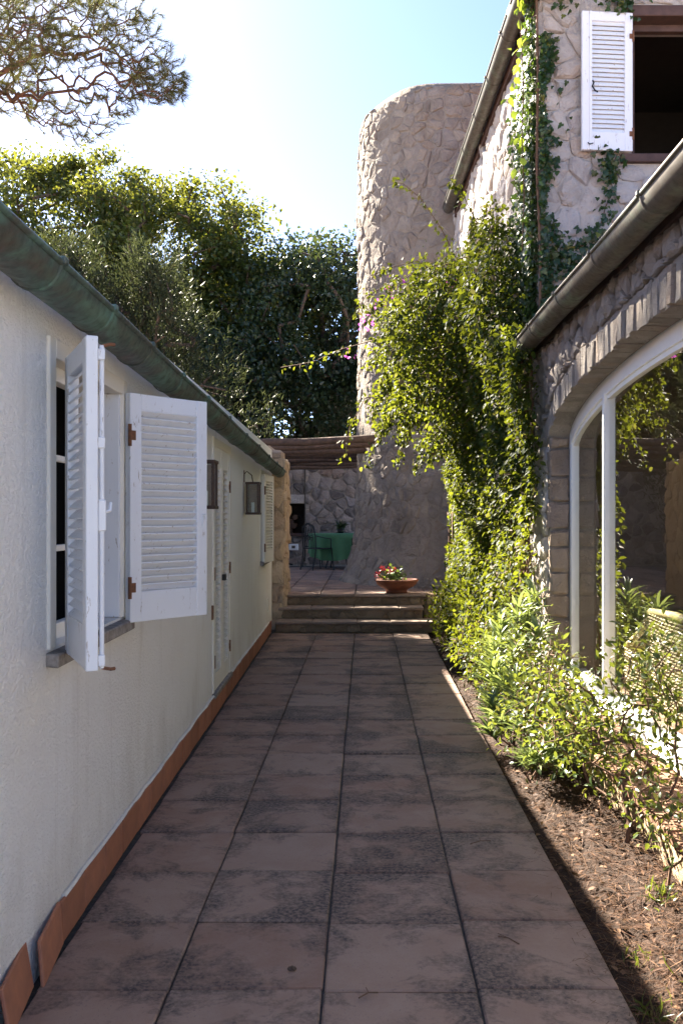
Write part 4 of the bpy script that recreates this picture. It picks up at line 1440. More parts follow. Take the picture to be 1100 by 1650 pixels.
def foliage(parent, P, D, N, L, W, mat, tpl=T_LEAF, n_obj=0, name='foliage', leaf_name='leaf'):
    """joined leaves, the n_obj nearest to the camera as single leaf objects"""
    org = np.array(WO[parent.name])
    P = np.asarray(P, float); L = np.broadcast_to(L, len(P)).astype(float); W = np.broadcast_to(W, len(P)).astype(float)
    if n_obj:
        near = np.linalg.norm(P - np.array([0, 0, EYE]), axis=1) / L
        order = np.argsort(near)
        sel = order[:n_obj]; rest = order[n_obj:]
        Dn, Sn, Nn = frames(D, N)
        asp = float(np.mean(W / L))
        v = tpl[0] * np.array([1, asp, 1])
        me = mesh_np(leaf_name, v, tpl[1])
        me.materials.append(mat)
        for i in sel:
            o = bpy.data.objects.new(leaf_name, me)
            o.parent = parent
            M4 = Matrix.Identity(4)
            for c_, vec in enumerate((Dn[i], Sn[i], Nn[i])):
                for r_ in range(3): M4[r_][c_] = vec[r_] * L[i]
            for r_ in range(3): M4[r_][3] = P[i][r_] - org[r_]
            o.matrix_local = M4
            COL.objects.link(o)
        P, D, N, L, W = P[rest], D[rest], N[rest], L[rest], W[rest]
    if len(P) == 0: return None
    V, F = leaf_arrays(P - org, D, N, L, W, tpl)
    o = link(name, mesh_np(name, V, F), mat, parent)
    o['kind'] = 'stuff'
    return o


def grow(root, targets, step=0.25, jit=0.15, sag=0.0, seed=1):
    """tree skeleton: every target hangs on the nearest twig already there"""
    g_ = np.random.default_rng(seed)
    root = [np.array(p, float) for p in root]
    cap = len(root) + int(len(targets) * 12) + 100
    X = np.zeros((cap, 3)); par = np.full(cap, -1)
    n = 0
    for p in root:
        X[n] = p; par[n] = n - 1; n += 1
    base = root[-1]
    dist0 = np.linalg.norm(targets - base, axis=1)
    tips = []
    for ti in np.argsort(dist0):
        t = targets[ti]
        d = np.linalg.norm(X[:n] - t, axis=1)
        # prefer nodes that lie towards the base
        i = int(np.argmin(d + 0.25 * np.linalg.norm(X[:n] - base, axis=1)))
        L = d[i]
        k = max(1, int(L / step))
        k = min(k, 10)
        a = X[i].copy(); prev = i
        for q in range(1, k + 1):
            f = q / k
            p = a + (t - a) * f
            if q < k: p = p + g_.normal(0, jit * step, 3) + np.array([0, 0, -sag * math.sin(math.pi * f) * L])
            if n >= cap: break
            X[n] = p; par[n] = prev; prev = n; n += 1
        tips.append(prev)
    X = X[:n]; par = par[:n]
    cnt = np.zeros(n)
    cnt[tips] += 1
    for i in range(n - 1, 0, -1):
        if par[i] >= 0: cnt[par[i]] += cnt[i]
    return X, par, np.maximum(cnt, 1), tips


def skeleton(parent, name, X, par, rad, mat, k=5):
    org = np.array(WO[parent.name])
    e = np.where(par >= 0)[0]
    A = X[par[e]] - org; B = X[e] - org
    ra = rad[par[e]]; rb = rad[e]
    ra = np.minimum(ra, rb * 1.6)
    D = unit(B - A)
    U = np.cross(D, np.where(np.abs(D[:, 2:3]) < 0.9, np.array([[0, 0, 1.0]]), np.array([[1.0, 0, 0]])))
    U = unit(U); Wv = np.cross(D, U)
    ang = 2 * np.pi * np.arange(k) / k
    ring = np.cos(ang)[None, :, None] * U[:, None, :] + np.sin(ang)[None, :, None] * Wv[:, None, :]
    VA = A[:, None, :] - D[:, None, :] * (ra * 0.25)[:, None, None] + ring * ra[:, None, None]
    VB = B[:, None, :] + ring * rb[:, None, None]
    V = np.concatenate([VA, VB], axis=1).reshape(-1, 3)
    b = (np.arange(len(e)) * 2 * k)[:, None]
    j = np.arange(k)[None, :]
    F = np.stack([b + j, b + (j + 1) % k, b + k + (j + 1) % k, b + k + j], axis=-1).reshape(-1, 4)
    return link(name, mesh_np(name, V, F, True), mat, parent)


def rdir(n, bias=(0, 0, 0), s=1.0, g_=rng):
    return unit(g_.normal(0, s, (n, 3)) + np.array(bias))


# ------------------------------------------------------------------ trees behind
def broadleaf(name, base, trunk_h, lobes, n_cl, per, leaf, mat, label, seed, clr=0.55, group='trees beyond the terrace', rt=0.02, droop=-0.3, asp=0.62, tpl=T_LEAF):
    """lobes: list of (cx,cy,cz,rx,ry,rz) in world"""
    g_ = np.random.default_rng(seed)
    o = empty(name, base, label, 'tree', group)
    vol = np.array([l[3] * l[4] * l[5] for l in lobes]); pr = vol / vol.sum()
    which = g_.choice(len(lobes), n_cl, p=pr)
    d = unit(g_.normal(0, 1, (n_cl, 3)))
    r = g_.uniform(0.35, 1.0, (n_cl, 1)) ** 0.6
    Lb = np.array(lobes)
    Cc = Lb[which, :3] + d * r * Lb[which, 3:]
    b = np.array(base)
    top = b + np.array([0.15, 0.1, trunk_h])
    X, par, cnt, tips = grow([b, b + (top - b) * 0.5 + g_.normal(0, .08, 3), top], Cc, 0.7, 0.16, seed=seed)
    skeleton(o, 'trunk', X, par, rt * cnt ** 0.45 * 0.9, BARK, 5)
    rep = np.repeat(np.arange(n_cl), per)
    sz = g_.uniform(0.55, 1.3, n_cl)[rep][:, None]
    off = unit(g_.normal(0, 1, (len(rep), 3))) * (g_.random((len(rep), 1)) ** 0.45) * np.array([clr, clr, clr * 0.62]) * 1.75 * sz
    P = Cc[rep] + off
    N = unit(g_.normal(0, 0.6, (len(rep), 3)) + np.array([0, 0, 0.8]) + 0.3 * off)
    D = unit(g_.normal(0, 0.8, (len(rep), 3)) + np.array([0, 0, droop]))
    L = leaf * g_.uniform(0.65, 1.25, len(rep))
    foliage(o, P, D, N, L, L * asp, mat, tpl, name='crown')
    return o


broadleaf('plane_tree', (-8.3, 27.5, -0.1), 3.2, [(-9.0, 27.0, 9.4, 3.3, 3.0, 3.0), (-10.8, 27.0, 7.6, 2.4, 2.4, 2.6), (-7.2, 26.5, 6.4, 3.0, 2.4, 2.4)], 430, 150, 0.145, L_TREE,
          'yellow green broadleaf tree farthest left beyond the white house roof', 101, 0.42)
broadleaf('plane_tree', (-4.8, 26.5, -0.1), 3.0, [(-5.4, 26.2, 8.8, 3.0, 2.8, 2.7), (-3.1, 26.0, 6.9, 2.3, 2.2, 2.4), (-5.0, 25.5, 5.6, 2.8, 2.0, 2.0)], 430, 150, 0.14, L_TREE,
          'yellow green broadleaf tree in the middle of the skyline', 102, 0.42)
broadleaf('evergreen_oak', (-1.2, 24.5, -0.1), 2.4, [(-1.4, 24.3, 6.4, 2.0, 1.8, 2.7), (0.6, 25.0, 6.6, 2.0, 1.8, 2.6), (-2.2, 23.8, 4.4, 1.9, 1.5, 1.6), (0.3, 23.8, 4.2, 2.0, 1.5, 1.6)], 300, 130, 0.13, L_OAK,
          'dark evergreen oak rising behind the pergola left of the tower', 103, 0.42)
broadleaf('evergreen_oak', (-3.9, 22.8, -0.1), 1.8, [(-3.9, 22.8, 4.5, 1.9, 1.4, 1.9), (-5.6, 22.8, 4.2, 1.8, 1.4, 1.9)], 210, 130, 0.13, L_OAK,
          'dark evergreen oak low behind the far end of the white house', 104, 0.40)
broadleaf('evergreen_oak', (-9.0, 23.5, -0.1), 1.8, [(-8.0, 23.3, 4.4, 2.2, 1.4, 2.0), (-10.8, 23.5, 4.2, 2.0, 1.5, 2.0)], 210, 130, 0.14, L_OAK,
          'dark evergreen oak low behind the near part of the white house', 105, 0.42)
# screen of far evergreens closing the gaps
broadleaf('cypress_hedge', (-5.0, 31.0, -0.1), 1.5, [(-11, 31, 3.6, 4.0, 1.5, 3.4), (-4.5, 31, 3.8, 4.5, 1.5, 3.6), (1.0, 31, 3.6, 3.5, 1.5, 3.6), (-15.5, 31, 3.6, 3.0, 1.5, 3.6)], 330, 110, 0.22, L_OAK,
          'far dark hedge closing the view behind the trees', 106, 0.65, rt=0.03)


def feathery(base, h, rx, label, seed, n_cl=260, per=110):
    """tamarisk-like tree: upright plumes of fine drooping sprays"""
    g_ = np.random.default_rng(seed)
    o = empty('feathery_tree', base, label, 'tree', 'feathery trees behind the white house')
    b = np.array(base)
    t = g_.uniform(0.12, 1.0, n_cl)
    a = g_.uniform(0, 2 * np.pi, n_cl)
    rad = rx * np.sin(np.clip(t * 0.9 + 0.1, 0, 1) * np.pi) ** 0.6 * g_.uniform(0.3, 1.0, n_cl) * (1 + 0.5 * np.sin(a * 3 + t * 5))
    Cc = b + np.stack([rad * np.cos(a), rad * np.sin(a), t * h], 1)
    X, par, cnt, tips = grow([b, b + np.array([0, 0, h * .2]), b + np.array([0, 0, h * .45])], Cc, 0.5, 0.12, seed=seed)
    skeleton(o, 'trunk', X, par, 0.014 * cnt ** 0.45, BARK, 5)
    rep = np.repeat(np.arange(n_cl), per)
    ax = unit(np.stack([np.cos(a), np.sin(a), np.full(n_cl, 1.6)], 1))[rep]
    s = g_.uniform(-0.45, 0.75, len(rep))[:, None]
    wid = 0.16 * (1.0 - np.abs(s) * 0.8)
    P = Cc[rep] + ax * s * 0.75 + g_.normal(0, 1, (len(rep), 3)) * wid
    D = unit(ax * 0.9 + g_.normal(0, 0.55, (len(rep), 3)))
    N = rdir(len(rep), g_=g_)
    L = g_.uniform(0.07, 0.16, len(rep))
    foliage(o, P, D, N, L, np.full(len(rep), 0.022), L_TAM, T_LEAF, name='crown')


feathery((-5.25, 16.6, -0.1), 6.4, 1.5, 'grey green feathery tree peeking over the gutter at the left', 201)
feathery((-3.75, 16.2, -0.1), 6.0, 1.5, 'grey green feathery tree over the middle of the white house roof', 202)
feathery((-7.0, 17.5, -0.1), 6.4, 1.6, 'grey green feathery tree at the left edge above the gutter', 203)


# ------------------------------------------------------------------ umbrella pine overhead
def pine(base, height, centre, radii, zlow, zthick, ntips, label, seed, tilt=(0, 0), scale=1.0, per=16, xb=1.0):
    """flat-topped pine: twig tips fill a ragged slab; needles sit along every thin twig"""
    g_ = np.random.default_rng(seed)
    o = empty('umbrella_pine', base, label, 'tree', 'umbrella pines behind the white house')
    b = np.array(base)
    P = []
    cx, cy = centre; rx, ry = radii
    while len(P) < ntips:
        q = np.array([cx - rx + 2 * rx * g_.random() ** xb, g_.uniform(cy - ry, cy + ry), 0.0])
        e = ((q[0] - cx) / rx) ** 2 + ((q[1] - cy) / ry) ** 2
        if e > 1: continue
        zl = zlow + tilt[0] * (q[0] - cx) + tilt[1] * (q[1] - cy)
        zl += 0.20 * math.sin(q[0] * 3.3 + 1) * math.cos(q[1] * 2.7) + abs(g_.normal(0, .10))
        q[2] = zl + zthick * (1.15 - e) * g_.random() ** 1.6
        if math.sin(q[0] * 2.3 + 1) * math.sin(q[1] * 2.6 + q[2]) > 0.62: continue
        P.append(q)
    P = np.array(P)
    top = np.array([cx - 0.35 * rx, cy, zlow + 0.25 * zthick])
    limbs = [b, b + (top - b) * np.array([.1, .1, .35]), b + (top - b) * np.array([.35, .35, .7]), top]
    X, par, cnt, tips = grow(limbs, P, 0.13 * scale, 0.05, sag=0.04, seed=seed + 1)
    rad = 0.0013 * scale * cnt ** 0.48
    skeleton(o, 'trunk', X, par, rad, PINEBARK, 5)
    thin = np.where((cnt < 9) & (par >= 0))[0]
    rep = np.repeat(thin, per)
    dirs = unit(X[rep] - X[par[rep]])
    f = g_.random((len(rep), 1))
    Q = X[par[rep]] * f + X[rep] * (1 - f)
    D = unit(dirs * 1.1 + g_.normal(0, 0.5, (len(rep), 3)) + np.array([0.15, 0, 0.1]))
    L = g_.uniform(0.06, 0.12, len(rep)) * scale
    foliage(o, Q, D, rdir(len(rep), g_=g_), L, np.full(len(rep), 0.0038 * scale), L_PINE, T_NEEDLE, name='crown')


pine((-7.4, 8.6, -0.1), 6, (-4.9, 8.0), (3.35, 1.7), 5.05, 1.1, 6500, 'umbrella pine whose brown boughs and needles fill the top left corner', 31, tilt=(0.10, 0.12), per=24, xb=0.62)
pine((-9.6, 19.0, -0.1), 13, (-6.3, 17.2), (2.0, 3.3), 11.9, 1.6, 3600, 'taller pine added farther back, mostly out of view, to shade the arch wall and vine', 41, tilt=(0, 0.25), scale=1.6)  # added tree, nearly out of view; its crown shades arch wall and vine


# ------------------------------------------------------------------ climbing vine on the stone house
def vine():
    g_ = np.random.default_rng(51)
    o = empty('climbing_vine', (1.3, 10.2, 0.0), 'dense bougainvillea covering the stone house wall and spilling out in front of the tower', 'vine')

    def nz(y, z):
        return 0.5 * np.sin(y * 3.1 + z * 1.7) * np.cos(z * 2.6 - y) + 0.5 * np.sin(y * 7.3 + 1) * np.sin(z * 6.1 + y * 2)

    # A: leaf curtain against the wall
    n = 95000
    y = g_.uniform(7.3, 12.7, n)
    z = g_.uniform(0.05, 4.75, n)
    ztop = np.interp(y, [7.5, 8.0, 8.6, 9.5, 10.5, 11.5, 12.7], [2.9, 3.3, 4.2, 4.65, 4.5, 3.9, 3.2])
    th = 0.30 + 0.13 * nz(y, z) + 0.30 * np.exp(-((z - 3.3) / 0.8) ** 2) + 0.06 * (z < 1.2)
    th *= np.interp(y, [7.5, 8.1, 8.8, 12.0, 12.7], [0.55, 0.95, 1.1, 1.0, 0.6])
    dep = th * g_.random(n) ** 0.45
    keep = (z < ztop + 0.25 * nz(y * 2, z)) & (g_.random(n) < 0.93 + 0.3 * nz(y, z))
    keep &= ~((y < 8.0) & (z < 0.9) & (g_.random(n) < 0.7))
    keep &= (g_.random(n) < np.interp(z, [0, 0.5, 1.0], [0.45, 0.8, 1.0]))
    # bare stems show low on the near side
    keep &= ~((y < 9.3) & (z < 1.55) & (g_.random(n) < 0.72))
    y, z, dep = y[keep], z[keep], dep[keep]
    wx = np.where(y < 8.1, AX, 1.56 - 0.027 * (y - 8.1))
    P = np.stack([wx - 0.03 - dep, y, z], 1)
    N = rdir(len(P), (-0.75, -0.15, 0.65), 0.55, g_)
    D = rdir(len(P), (-0.45, 0, -0.55), 0.6, g_)
    parts = [(P, D, N, g_.uniform(0.02, 0.072, len(P)))]

    # B: arching canes that spill towards the path and hang down
    canes = MB()
    nc = 78
    for i in range(nc):
        y0 = g_.uniform(9.2, 11.9)
        z0 = g_.uniform(2.5, 4.4)
        p = np.array([HX(y0) - 0.25, y0, z0])
        L = g_.uniform(0.55, 1.55) * np.interp(z0, [2.5, 3.2, 4.2], [0.55, 1.0, 1.0])
        v = unit(np.array([[-1.0, g_.uniform(-0.35, 0.35), g_.uniform(-0.1, 0.55)]]))[0]
        pts = [p.copy()]
        m = 14
        for q in range(m):
            v = v + np.array([g_.normal(0, .05), g_.normal(0, .05), -0.115 + g_.normal(0, .04)])
            v = v / np.linalg.norm(v)
            p = p + v * L / m
            pts.append(p.copy())
        canes.tube(pts, [0.007 * (1 - 0.75 * q / m) for q in range(m + 1)], 4)
        pts = np.array(pts)
        nl = int(L * 230)
        t = g_.uniform(0.1, 1.0, nl) ** 0.9 * (m - 0.001)
        k = t.astype(int)
        f = (t - k)[:, None]
        B = pts[k] * (1 - f) + pts[k + 1] * f
        spread = 0.085 * (1.15 - t / m)[:, None] + 0.02
        P = B + g_.normal(0, 1, (nl, 3)) * spread
        parts.append((P, rdir(nl, (-0.3, 0, -0.6), 0.6, g_), rdir(nl, (-0.5, -0.2, 0.7), 0.55, g_), g_.uniform(0.035, 0.07, nl)))
    # C: long thin shoots: one upward twig over the tower, a few out to the left
    shoots = [[(1.1, 10.4, 4.3), (0.85, 10.3, 4.75), (0.62, 10.2, 5.05), (0.42, 10.1, 5.18), (0.30, 10.1, 5.2)],
              [(1.0, 10.6, 4.2), (0.6, 10.5, 4.45), (0.3, 10.4, 4.35), (0.05, 10.4, 4.25)],
              [(0.9, 10.8, 3.4), (0.3, 10.6, 3.62), (-0.25, 10.5, 3.45), (-0.60, 10.4, 3.28), (-0.95, 10.4, 3.22)],
              [(0.8, 10.5, 4.1), (0.35, 10.4, 4.2), (0.0, 10.3, 4.0), (-0.12, 10.3, 3.75)],
              [(1.2, 9.4, 4.4), (1.0, 9.3, 4.75), (0.85, 9.2, 4.9)],
              [(0.4, 10.8, 3.0), (0.0, 10.6, 2.9), (-0.18, 10.6, 2.55), (-0.25, 10.6, 2.2)],
              [(0.6, 10.8, 2.9), (0.3, 10.7, 2.7), (0.1, 10.7, 2.35), (0.02, 10.7, 2.1)],
              [(0.8, 10.9, 2.8), (0.52, 10.8, 2.6), (0.42, 10.8, 2.3), (0.40, 10.8, 2.15)]]
    for s_ in shoots:
        canes.tube(s_, [0.007, 0.006, 0.005, 0.004, 0.003][:len(s_)], 4)
        s_ = np.array(s_)
        nl = 60
        t = g_.uniform(0.15, 1, nl) * (len(s_) - 1.001)
        k = t.astype(int); f = (t - k)[:, None]
        B = s_[k] * (1 - f) + s_[k + 1] * f + g_.normal(0, 0.03, (nl, 3))
        parts.append((B, rdir(nl, (-0.4, 0, -0.5), 0.6, g_), rdir(nl, (-0.3, -0.3, 0.8), 0.5, g_), g_.uniform(0.04, 0.075, nl)))
    # woody stems at the foot
    for i in range(16):
        y0 = g_.uniform(7.75, 9.6)
        x0 = (AX if y0 < 8.1 else HX(y0)) - g_.uniform(0.03, 0.16)
        pts = [(x0 + g_.normal(0, .03), y0 + g_.normal(0, .05), zz) for zz in np.linspace(0.0, 3.0, 9)]
        canes.tube(pts, [g_.uniform(0.008, 0.02)] * 9, 5)
    for i in range(6):
        y0 = g_.uniform(11.6, 12.6)
        pts = [(HX(y0) - 0.30 + 0.05 * math.sin(zz * 2 + i) + g_.normal(0, .008), y0 + g_.normal(0, .01), zz) for zz in np.linspace(0.0, 1.6, 6)]
        canes.tube(pts, 0.012, 5)
    canes.build('stem', TWIG, o, smooth=True)
    P = np.concatenate([p[0] for p in parts]); D = np.concatenate([p[1] for p in parts]); N = np.concatenate([p[2] for p in parts]); L = np.concatenate([p[3] for p in parts])
    foliage(o, P, D, N, L, L * 0.62, L_VINE, T_OVAL, name='foliage')
    # magenta bracts
    for (x, y, z) in ((-0.02, 10.4, 3.68), (0.16, 10.5, 3.95), (-0.17, 10.4, 3.36), (0.68, 10.3, 3.80), (0.02, 10.4, 3.74), (0.3, 10.3, 4.05), (1.2, 9.2, 4.15), (0.35, 10.3, 4.15), (0.95, 9.8, 3.98)):
        k = int(g_.integers(7, 15))
        Pb = np.array([x, y, z]) + g_.normal(0, 0.035, (k, 3))
        foliage(o, Pb, rdir(k, g_=g_), rdir(k, (-.3, -.5, .4), g_=g_), np.full(k, 0.04), np.full(k, 0.032), BRACT, T_OVAL, name='flower')


vine()


# ------------------------------------------------------------------ ivy on the corner of the stone house
def ivy():
    g_ = np.random.default_rng(61)
    o = empty('corner_ivy', (1.56, 8.1, 3.0), 'dark ivy climbing the corner and front of the stone house below the upper shutter', 'ivy')
    P = []; N = []
    # left face and corner
    n = 9000
    z = g_.uniform(2.9, 6.3, n)
    y = 8.1 + g_.exponential(0.55, n)
    wid = np.interp(z, [2.9, 4.0, 4.8, 5.4, 6.3], [1.9, 1.6, 1.15, 0.7, 0.25])
    k = ((y - 8.1) < wid * (1 + 0.4 * np.sin(z * 5))) & (g_.random(n) < np.interp(z, [3, 5, 6.3], [0.95, 0.7, 0.25]))
    y, z = y[k], z[k]
    P.append(np.stack([HX(y) - 0.045 - g_.random(len(y)) * 0.09, y, z], 1)); N.append(np.tile([-1, -0.2, 0.3], (len(y), 1)))
    n = 1500
    z = g_.uniform(2.9, 5.75, n)
    x = 1.53 + g_.exponential(0.09, n)
    wid = np.interp(z, [2.9, 3.9, 4.6, 5.75], [0.9, 0.35, 0.13, 0.14]) * (0.7 + 0.5 * np.sin(z * 7.0))
    k = (x - 1.53) < wid
    x, z = x[k], z[k]
    P.append(np.stack([x, np.full(len(x), 8.06) - g_.random(len(x)) * 0.06, z], 1)); N.append(np.tile([-0.2, -1, 0.35], (len(x), 1)))
    # trailing strand from below the shutter down to the wing roof, then along it
    path_ = [(2.20, 4.70), (2.12, 4.55), (2.16, 4.40), (2.10, 4.25), (2.05, 4.08), (1.95, 3.95), (1.82, 3.85), (1.7, 3.8)]
    for a, b in zip(path_[:-1], path_[1:]):
        k = int(g_.integers(8, 34))
        t = g_.random(k)[:, None]
        q = np.array(a) * (1 - t) + np.array(b) * t + g_.normal(0, 0.045, (k, 2))
        P.append(np.stack([q[:, 0], 8.055 - g_.random(k) * 0.05, q[:, 1]], 1)); N.append(np.tile([-0.2, -1, 0.35], (k, 1)))
    for cx, cz, k in ((2.12, 4.62, 70), (2.28, 6.02, 50), (2.2, 6.05, 40), (1.72, 6.05, 25), (2.0, 3.95, 45), (1.75, 3.75, 70), (1.68, 5.2, 9), (1.74, 4.9, 7)):
        q = np.array([cx, cz]) + g_.normal(0, 0.07, (k, 2))
        P.append(np.stack([q[:, 0], 8.05 - g_.random(k) * 0.06, q[:, 1]], 1)); N.append(np.tile([-0.2, -1, 0.35], (k, 1)))
    P = np.concatenate(P); N = np.concatenate(N).astype(float)
    N = unit(N + g_.normal(0, 0.35, N.shape))
    D = rdir(len(P), (-0.1, 0, -0.8), 0.6, g_)
    L = g_.uniform(0.028, 0.062, len(P))
    foliage(o, P, D, N, L, L * 0.95, L_IVY, T_IVY, n_obj=200)
    st = MB()
    st.tube([(1.52, 8.06, 2.9), (1.53, 8.05, 3.8), (1.50, 8.08, 4.6), (1.51, 8.07, 5.4), (1.50, 8.1, 6.2)], 0.012, 5)
    st.tube([(1.46, 8.5, 2.9), (1.47, 8.4, 4.0), (1.46, 8.35, 5.0), (1.48, 8.3, 6.1)], 0.010, 5)
    st.tube([(p_[0], 8.06, p_[1]) for p_ in path_], 0.005, 4)
    st.build('stem', TWIG, o)
    # bright hanging tendril below the roof edge
    t_ = empty('hanging_tendril', (1.37, 8.25, 6.1), 'thin hanging vine shoot with bright leaves in front of the upper gutter', 'vine')
    MB().tube([(1.33, 8.2, 6.35), (1.37, 8.18, 5.9), (1.40, 8.17, 5.4), (1.39, 8.2, 4.9), (1.41, 8.2, 4.4), (1.40, 8.25, 3.9)], 0.005, 5).build('stem', TWIG, t_)
    k = 42
    z = np.concatenate([g_.uniform(5.25, 6.25, k - 10), g_.uniform(4.4, 5.2, 10)])
    P = np.stack([1.36 + g_.normal(0, .05, k), 8.18 + g_.normal(0, .04, k), z], 1)
    L = g_.uniform(0.06, 0.10, k)
    foliage(t_, P, rdir(k, (-.2, 0, -1), .4, g_), rdir(k, (-.4, -.6, .4), .5, g_), L, L * .62, L_TEND, T_OVAL, n_obj=k)


ivy()


# ------------------------------------------------------------------ bed shrubs
def shrub(name, base, stems, lobes, n, per, L0, L1, mat, label, seed, tpl=T_OVAL, asp=0.5, n_obj=250, spread=0.05, group='shrubs in the planting bed', rt=0.0011):
    g_ = np.random.default_rng(seed)
    o = empty(name, base, label, 'shrub', group)
    lb = np.array(lobes)
    w = np.prod(lb[:, 3:], axis=1); w = w / w.sum()
    c = g_.choice(len(lb), n, p=w)
    T_ = lb[c, :3] + unit(g_.normal(0, 1, (n, 3))) * g_.uniform(0.2, 1, (n, 1)) ** 0.5 * lb[c, 3:]
    T_[:, 2] = np.maximum(T_[:, 2], base[2] + 0.05)
    b = np.array(base)
    X, par, cnt, tips = grow([b, b + np.array([0.01, 0.0, 0.08])], T_, 0.07, 0.13, seed=seed)
    skeleton(o, 'stem', X, par, rt * cnt ** 0.42 + 0.0006, TWIG, 5)
    rep = np.repeat(np.arange(n), per)
    P = T_[rep] + g_.normal(0, spread, (len(rep), 3))
    D = unit(P - T_[rep] + g_.normal(0, 0.03, P.shape) + np.array([0, 0, 0.01]))
    N = rdir(len(rep), (-0.2, 0.1, 0.9), 0.5, g_)
    L = g_.uniform(L0, L1, len(rep))
    foliage(o, P, D, N, L, L * asp, mat, tpl, n_obj)
    return o


def strap_plant(base, heads, label, seed, L0=0.12, L1=0.21):
    """oleander-like: rosettes of long narrow leaves on thin stems"""
    g_ = np.random.default_rng(seed)
    o = empty('oleander', base, label, 'shrub', 'oleanders in the planting bed')
    st = MB()
    P = []; D = []
    for h in heads:
        h = np.array(h)
        b = np.array(base) + np.array([g_.normal(0, .03), g_.normal(0, .04), 0])
        mid = (b + h) / 2 + g_.normal(0, .03, 3)
        st.tube([b, mid, h], [0.006, 0.005, 0.003], 5)
        ax = (h - mid) / np.linalg.norm(h - mid)
        for q in range(44):
            t = g_.random() ** 0.7
            p = mid + (h - mid) * (0.35 + 0.65 * t)
            a = g_.uniform(0, 2 * np.pi)
            d = np.array([math.cos(a), math.sin(a), 0.25 + 0.9 * t * g_.random()])
            P.append(p); D.append(d / np.linalg.norm(d) + ax * 0.35)
    st.build('stem', TWIG, o)
    P = np.array(P); D = np.array(D)
    N = unit(np.array([0, 0, 1.0]) + g_.normal(0, .3, P.shape))
    L = g_.uniform(L0, L1, len(P))
    foliage(o, P, D, N, L, L * 0.115, L_OLE, T_STRAP, n_obj=300)


strap_plant((1.00, 6.15, 0.0), [(0.84, 6.10, 0.30), (0.88, 5.9, 0.22), (1.0, 6.1, 0.45), (0.94, 6.3, 0.40), (0.86, 6.3, 0.20), (1.02, 5.8, 0.34), (0.88, 6.5, 0.46), (0.80, 5.95, 0.14), (0.95, 5.6, 0.25)], 'oleander with pale narrow leaves leaning over the path edge', 301)
strap_plant((1.12, 7.1, 0.0), [(1.0, 6.8, 0.74), (1.12, 6.75, 0.88), (1.22, 6.9, 0.80), (0.96, 6.9, 0.58), (1.25, 6.6, 0.70), (1.06, 6.5, 0.60), (1.28, 7.0, 0.95), (0.95, 6.6, 0.46)], 'taller oleander with arching narrow leaves below the window jamb', 302)
strap_plant((0.98, 5.35, 0.0), [(0.95, 5.3, 0.13), (1.02, 5.2, 0.12), (1.08, 5.45, 0.18)], 'small low oleander near the middle of the bed', 303)
shrub('leafy_shrub', (1.16, 6.5, 0.0), 5, [(1.12, 6.5, 0.40, 0.24, 0.45, 0.32), (1.2, 7.0, 0.55, 0.2, 0.35, 0.4)], 200, 9, 0.03, 0.055, L_SHRUB, 'bushy bright green shrub behind the oleanders', 311, n_obj=200)
shrub('leafy_shrub', (1.10, 5.6, 0.0), 5, [(1.06, 5.5, 0.32, 0.26, 0.45, 0.28), (1.15, 5.1, 0.36, 0.24, 0.4, 0.26), (1.25, 5.8, 0.5, 0.15, 0.4, 0.25)], 260, 7, 0.028, 0.05, L_SHRUB, 'small leaved shrub in the middle of the bed', 312, n_obj=250)
shrub('leafy_shrub', (1.22, 4.30, 0.02), 5, [(1.06, 4.75, 0.50, 0.20, 0.35, 0.26), (1.38, 4.35, 0.50, 0.16, 0.30, 0.34), (0.98, 4.95, 0.74, 0.14, 0.25, 0.16), (1.42, 4.2, 0.84, 0.13, 0.2, 0.14), (1.25, 4.6, 0.30, 0.18, 0.3, 0.2), (1.32, 4.4, 0.78, 0.2, 0.32, 0.22), (1.15, 4.5, 0.62, 0.18, 0.25, 0.2)], 230, 8, 0.028, 0.052, L_SHRUB, 'open twiggy shrub nearest the viewer in front of the window', 313, n_obj=300, rt=0.0013)
shrub('leafy_shrub', (0.98, 8.6, -0.02), 5, [(1.0, 8.5, 0.40, 0.2, 0.6, 0.34), (1.08, 9.6, 0.5, 0.2, 0.7, 0.4)], 240, 10, 0.035, 0.065, L_VINE, 'dense green shrub at the foot of the bougainvillea', 314, n_obj=150)
shrub('leafy_shrub', (1.02, 7.55, -0.02), 4, [(1.02, 7.55, 0.32, 0.16, 0.35, 0.26)], 110, 9, 0.03, 0.06, L_SHRUB, 'leafy shrub between the taller oleander and the vine', 315, n_obj=150)
shrub('leafy_shrub', (0.95, 10.6, -0.02), 4, [(0.98, 10.8, 0.4, 0.18, 0.9, 0.4)], 170, 10, 0.035, 0.065, L_VINE, 'green shrub at the far end of the bed beside the steps', 316, n_obj=60)

shrub('leafy_shrub', (1.24, 3.78, 0.02), 4, [(1.26, 3.75, 0.26, 0.10, 0.18, 0.16), (1.2, 3.95, 0.4, 0.1, 0.14, 0.16)], 60, 6, 0.022, 0.045, L_SHRUB, 'small sparse sprig of a shrub against the brick ledge', 317, n_obj=200)


# grass tufts and fallen needles
def tuft(x, y, label, seed, n=40, h=0.09):
    g_ = np.random.default_rng(seed)
    z = float(bed_z(np.array(x), np.array(y)))
    o = empty('grass_tuft', (x, y, z), label, 'grass', 'green tufts on the bed soil')
    P = np.array([x, y, z]) + g_.normal(0, 0.03, (n, 3)) * np.array([1, 1.3, 0])
    L = g_.uniform(0.5, 1.2, n) * h
    foliage(o, P, rdir(n, (0, 0, 0.9), .6, g_), rdir(n, g_=g_), L, np.full(n, 0.006), L_SHRUB, T_STRAP, n_obj=n)


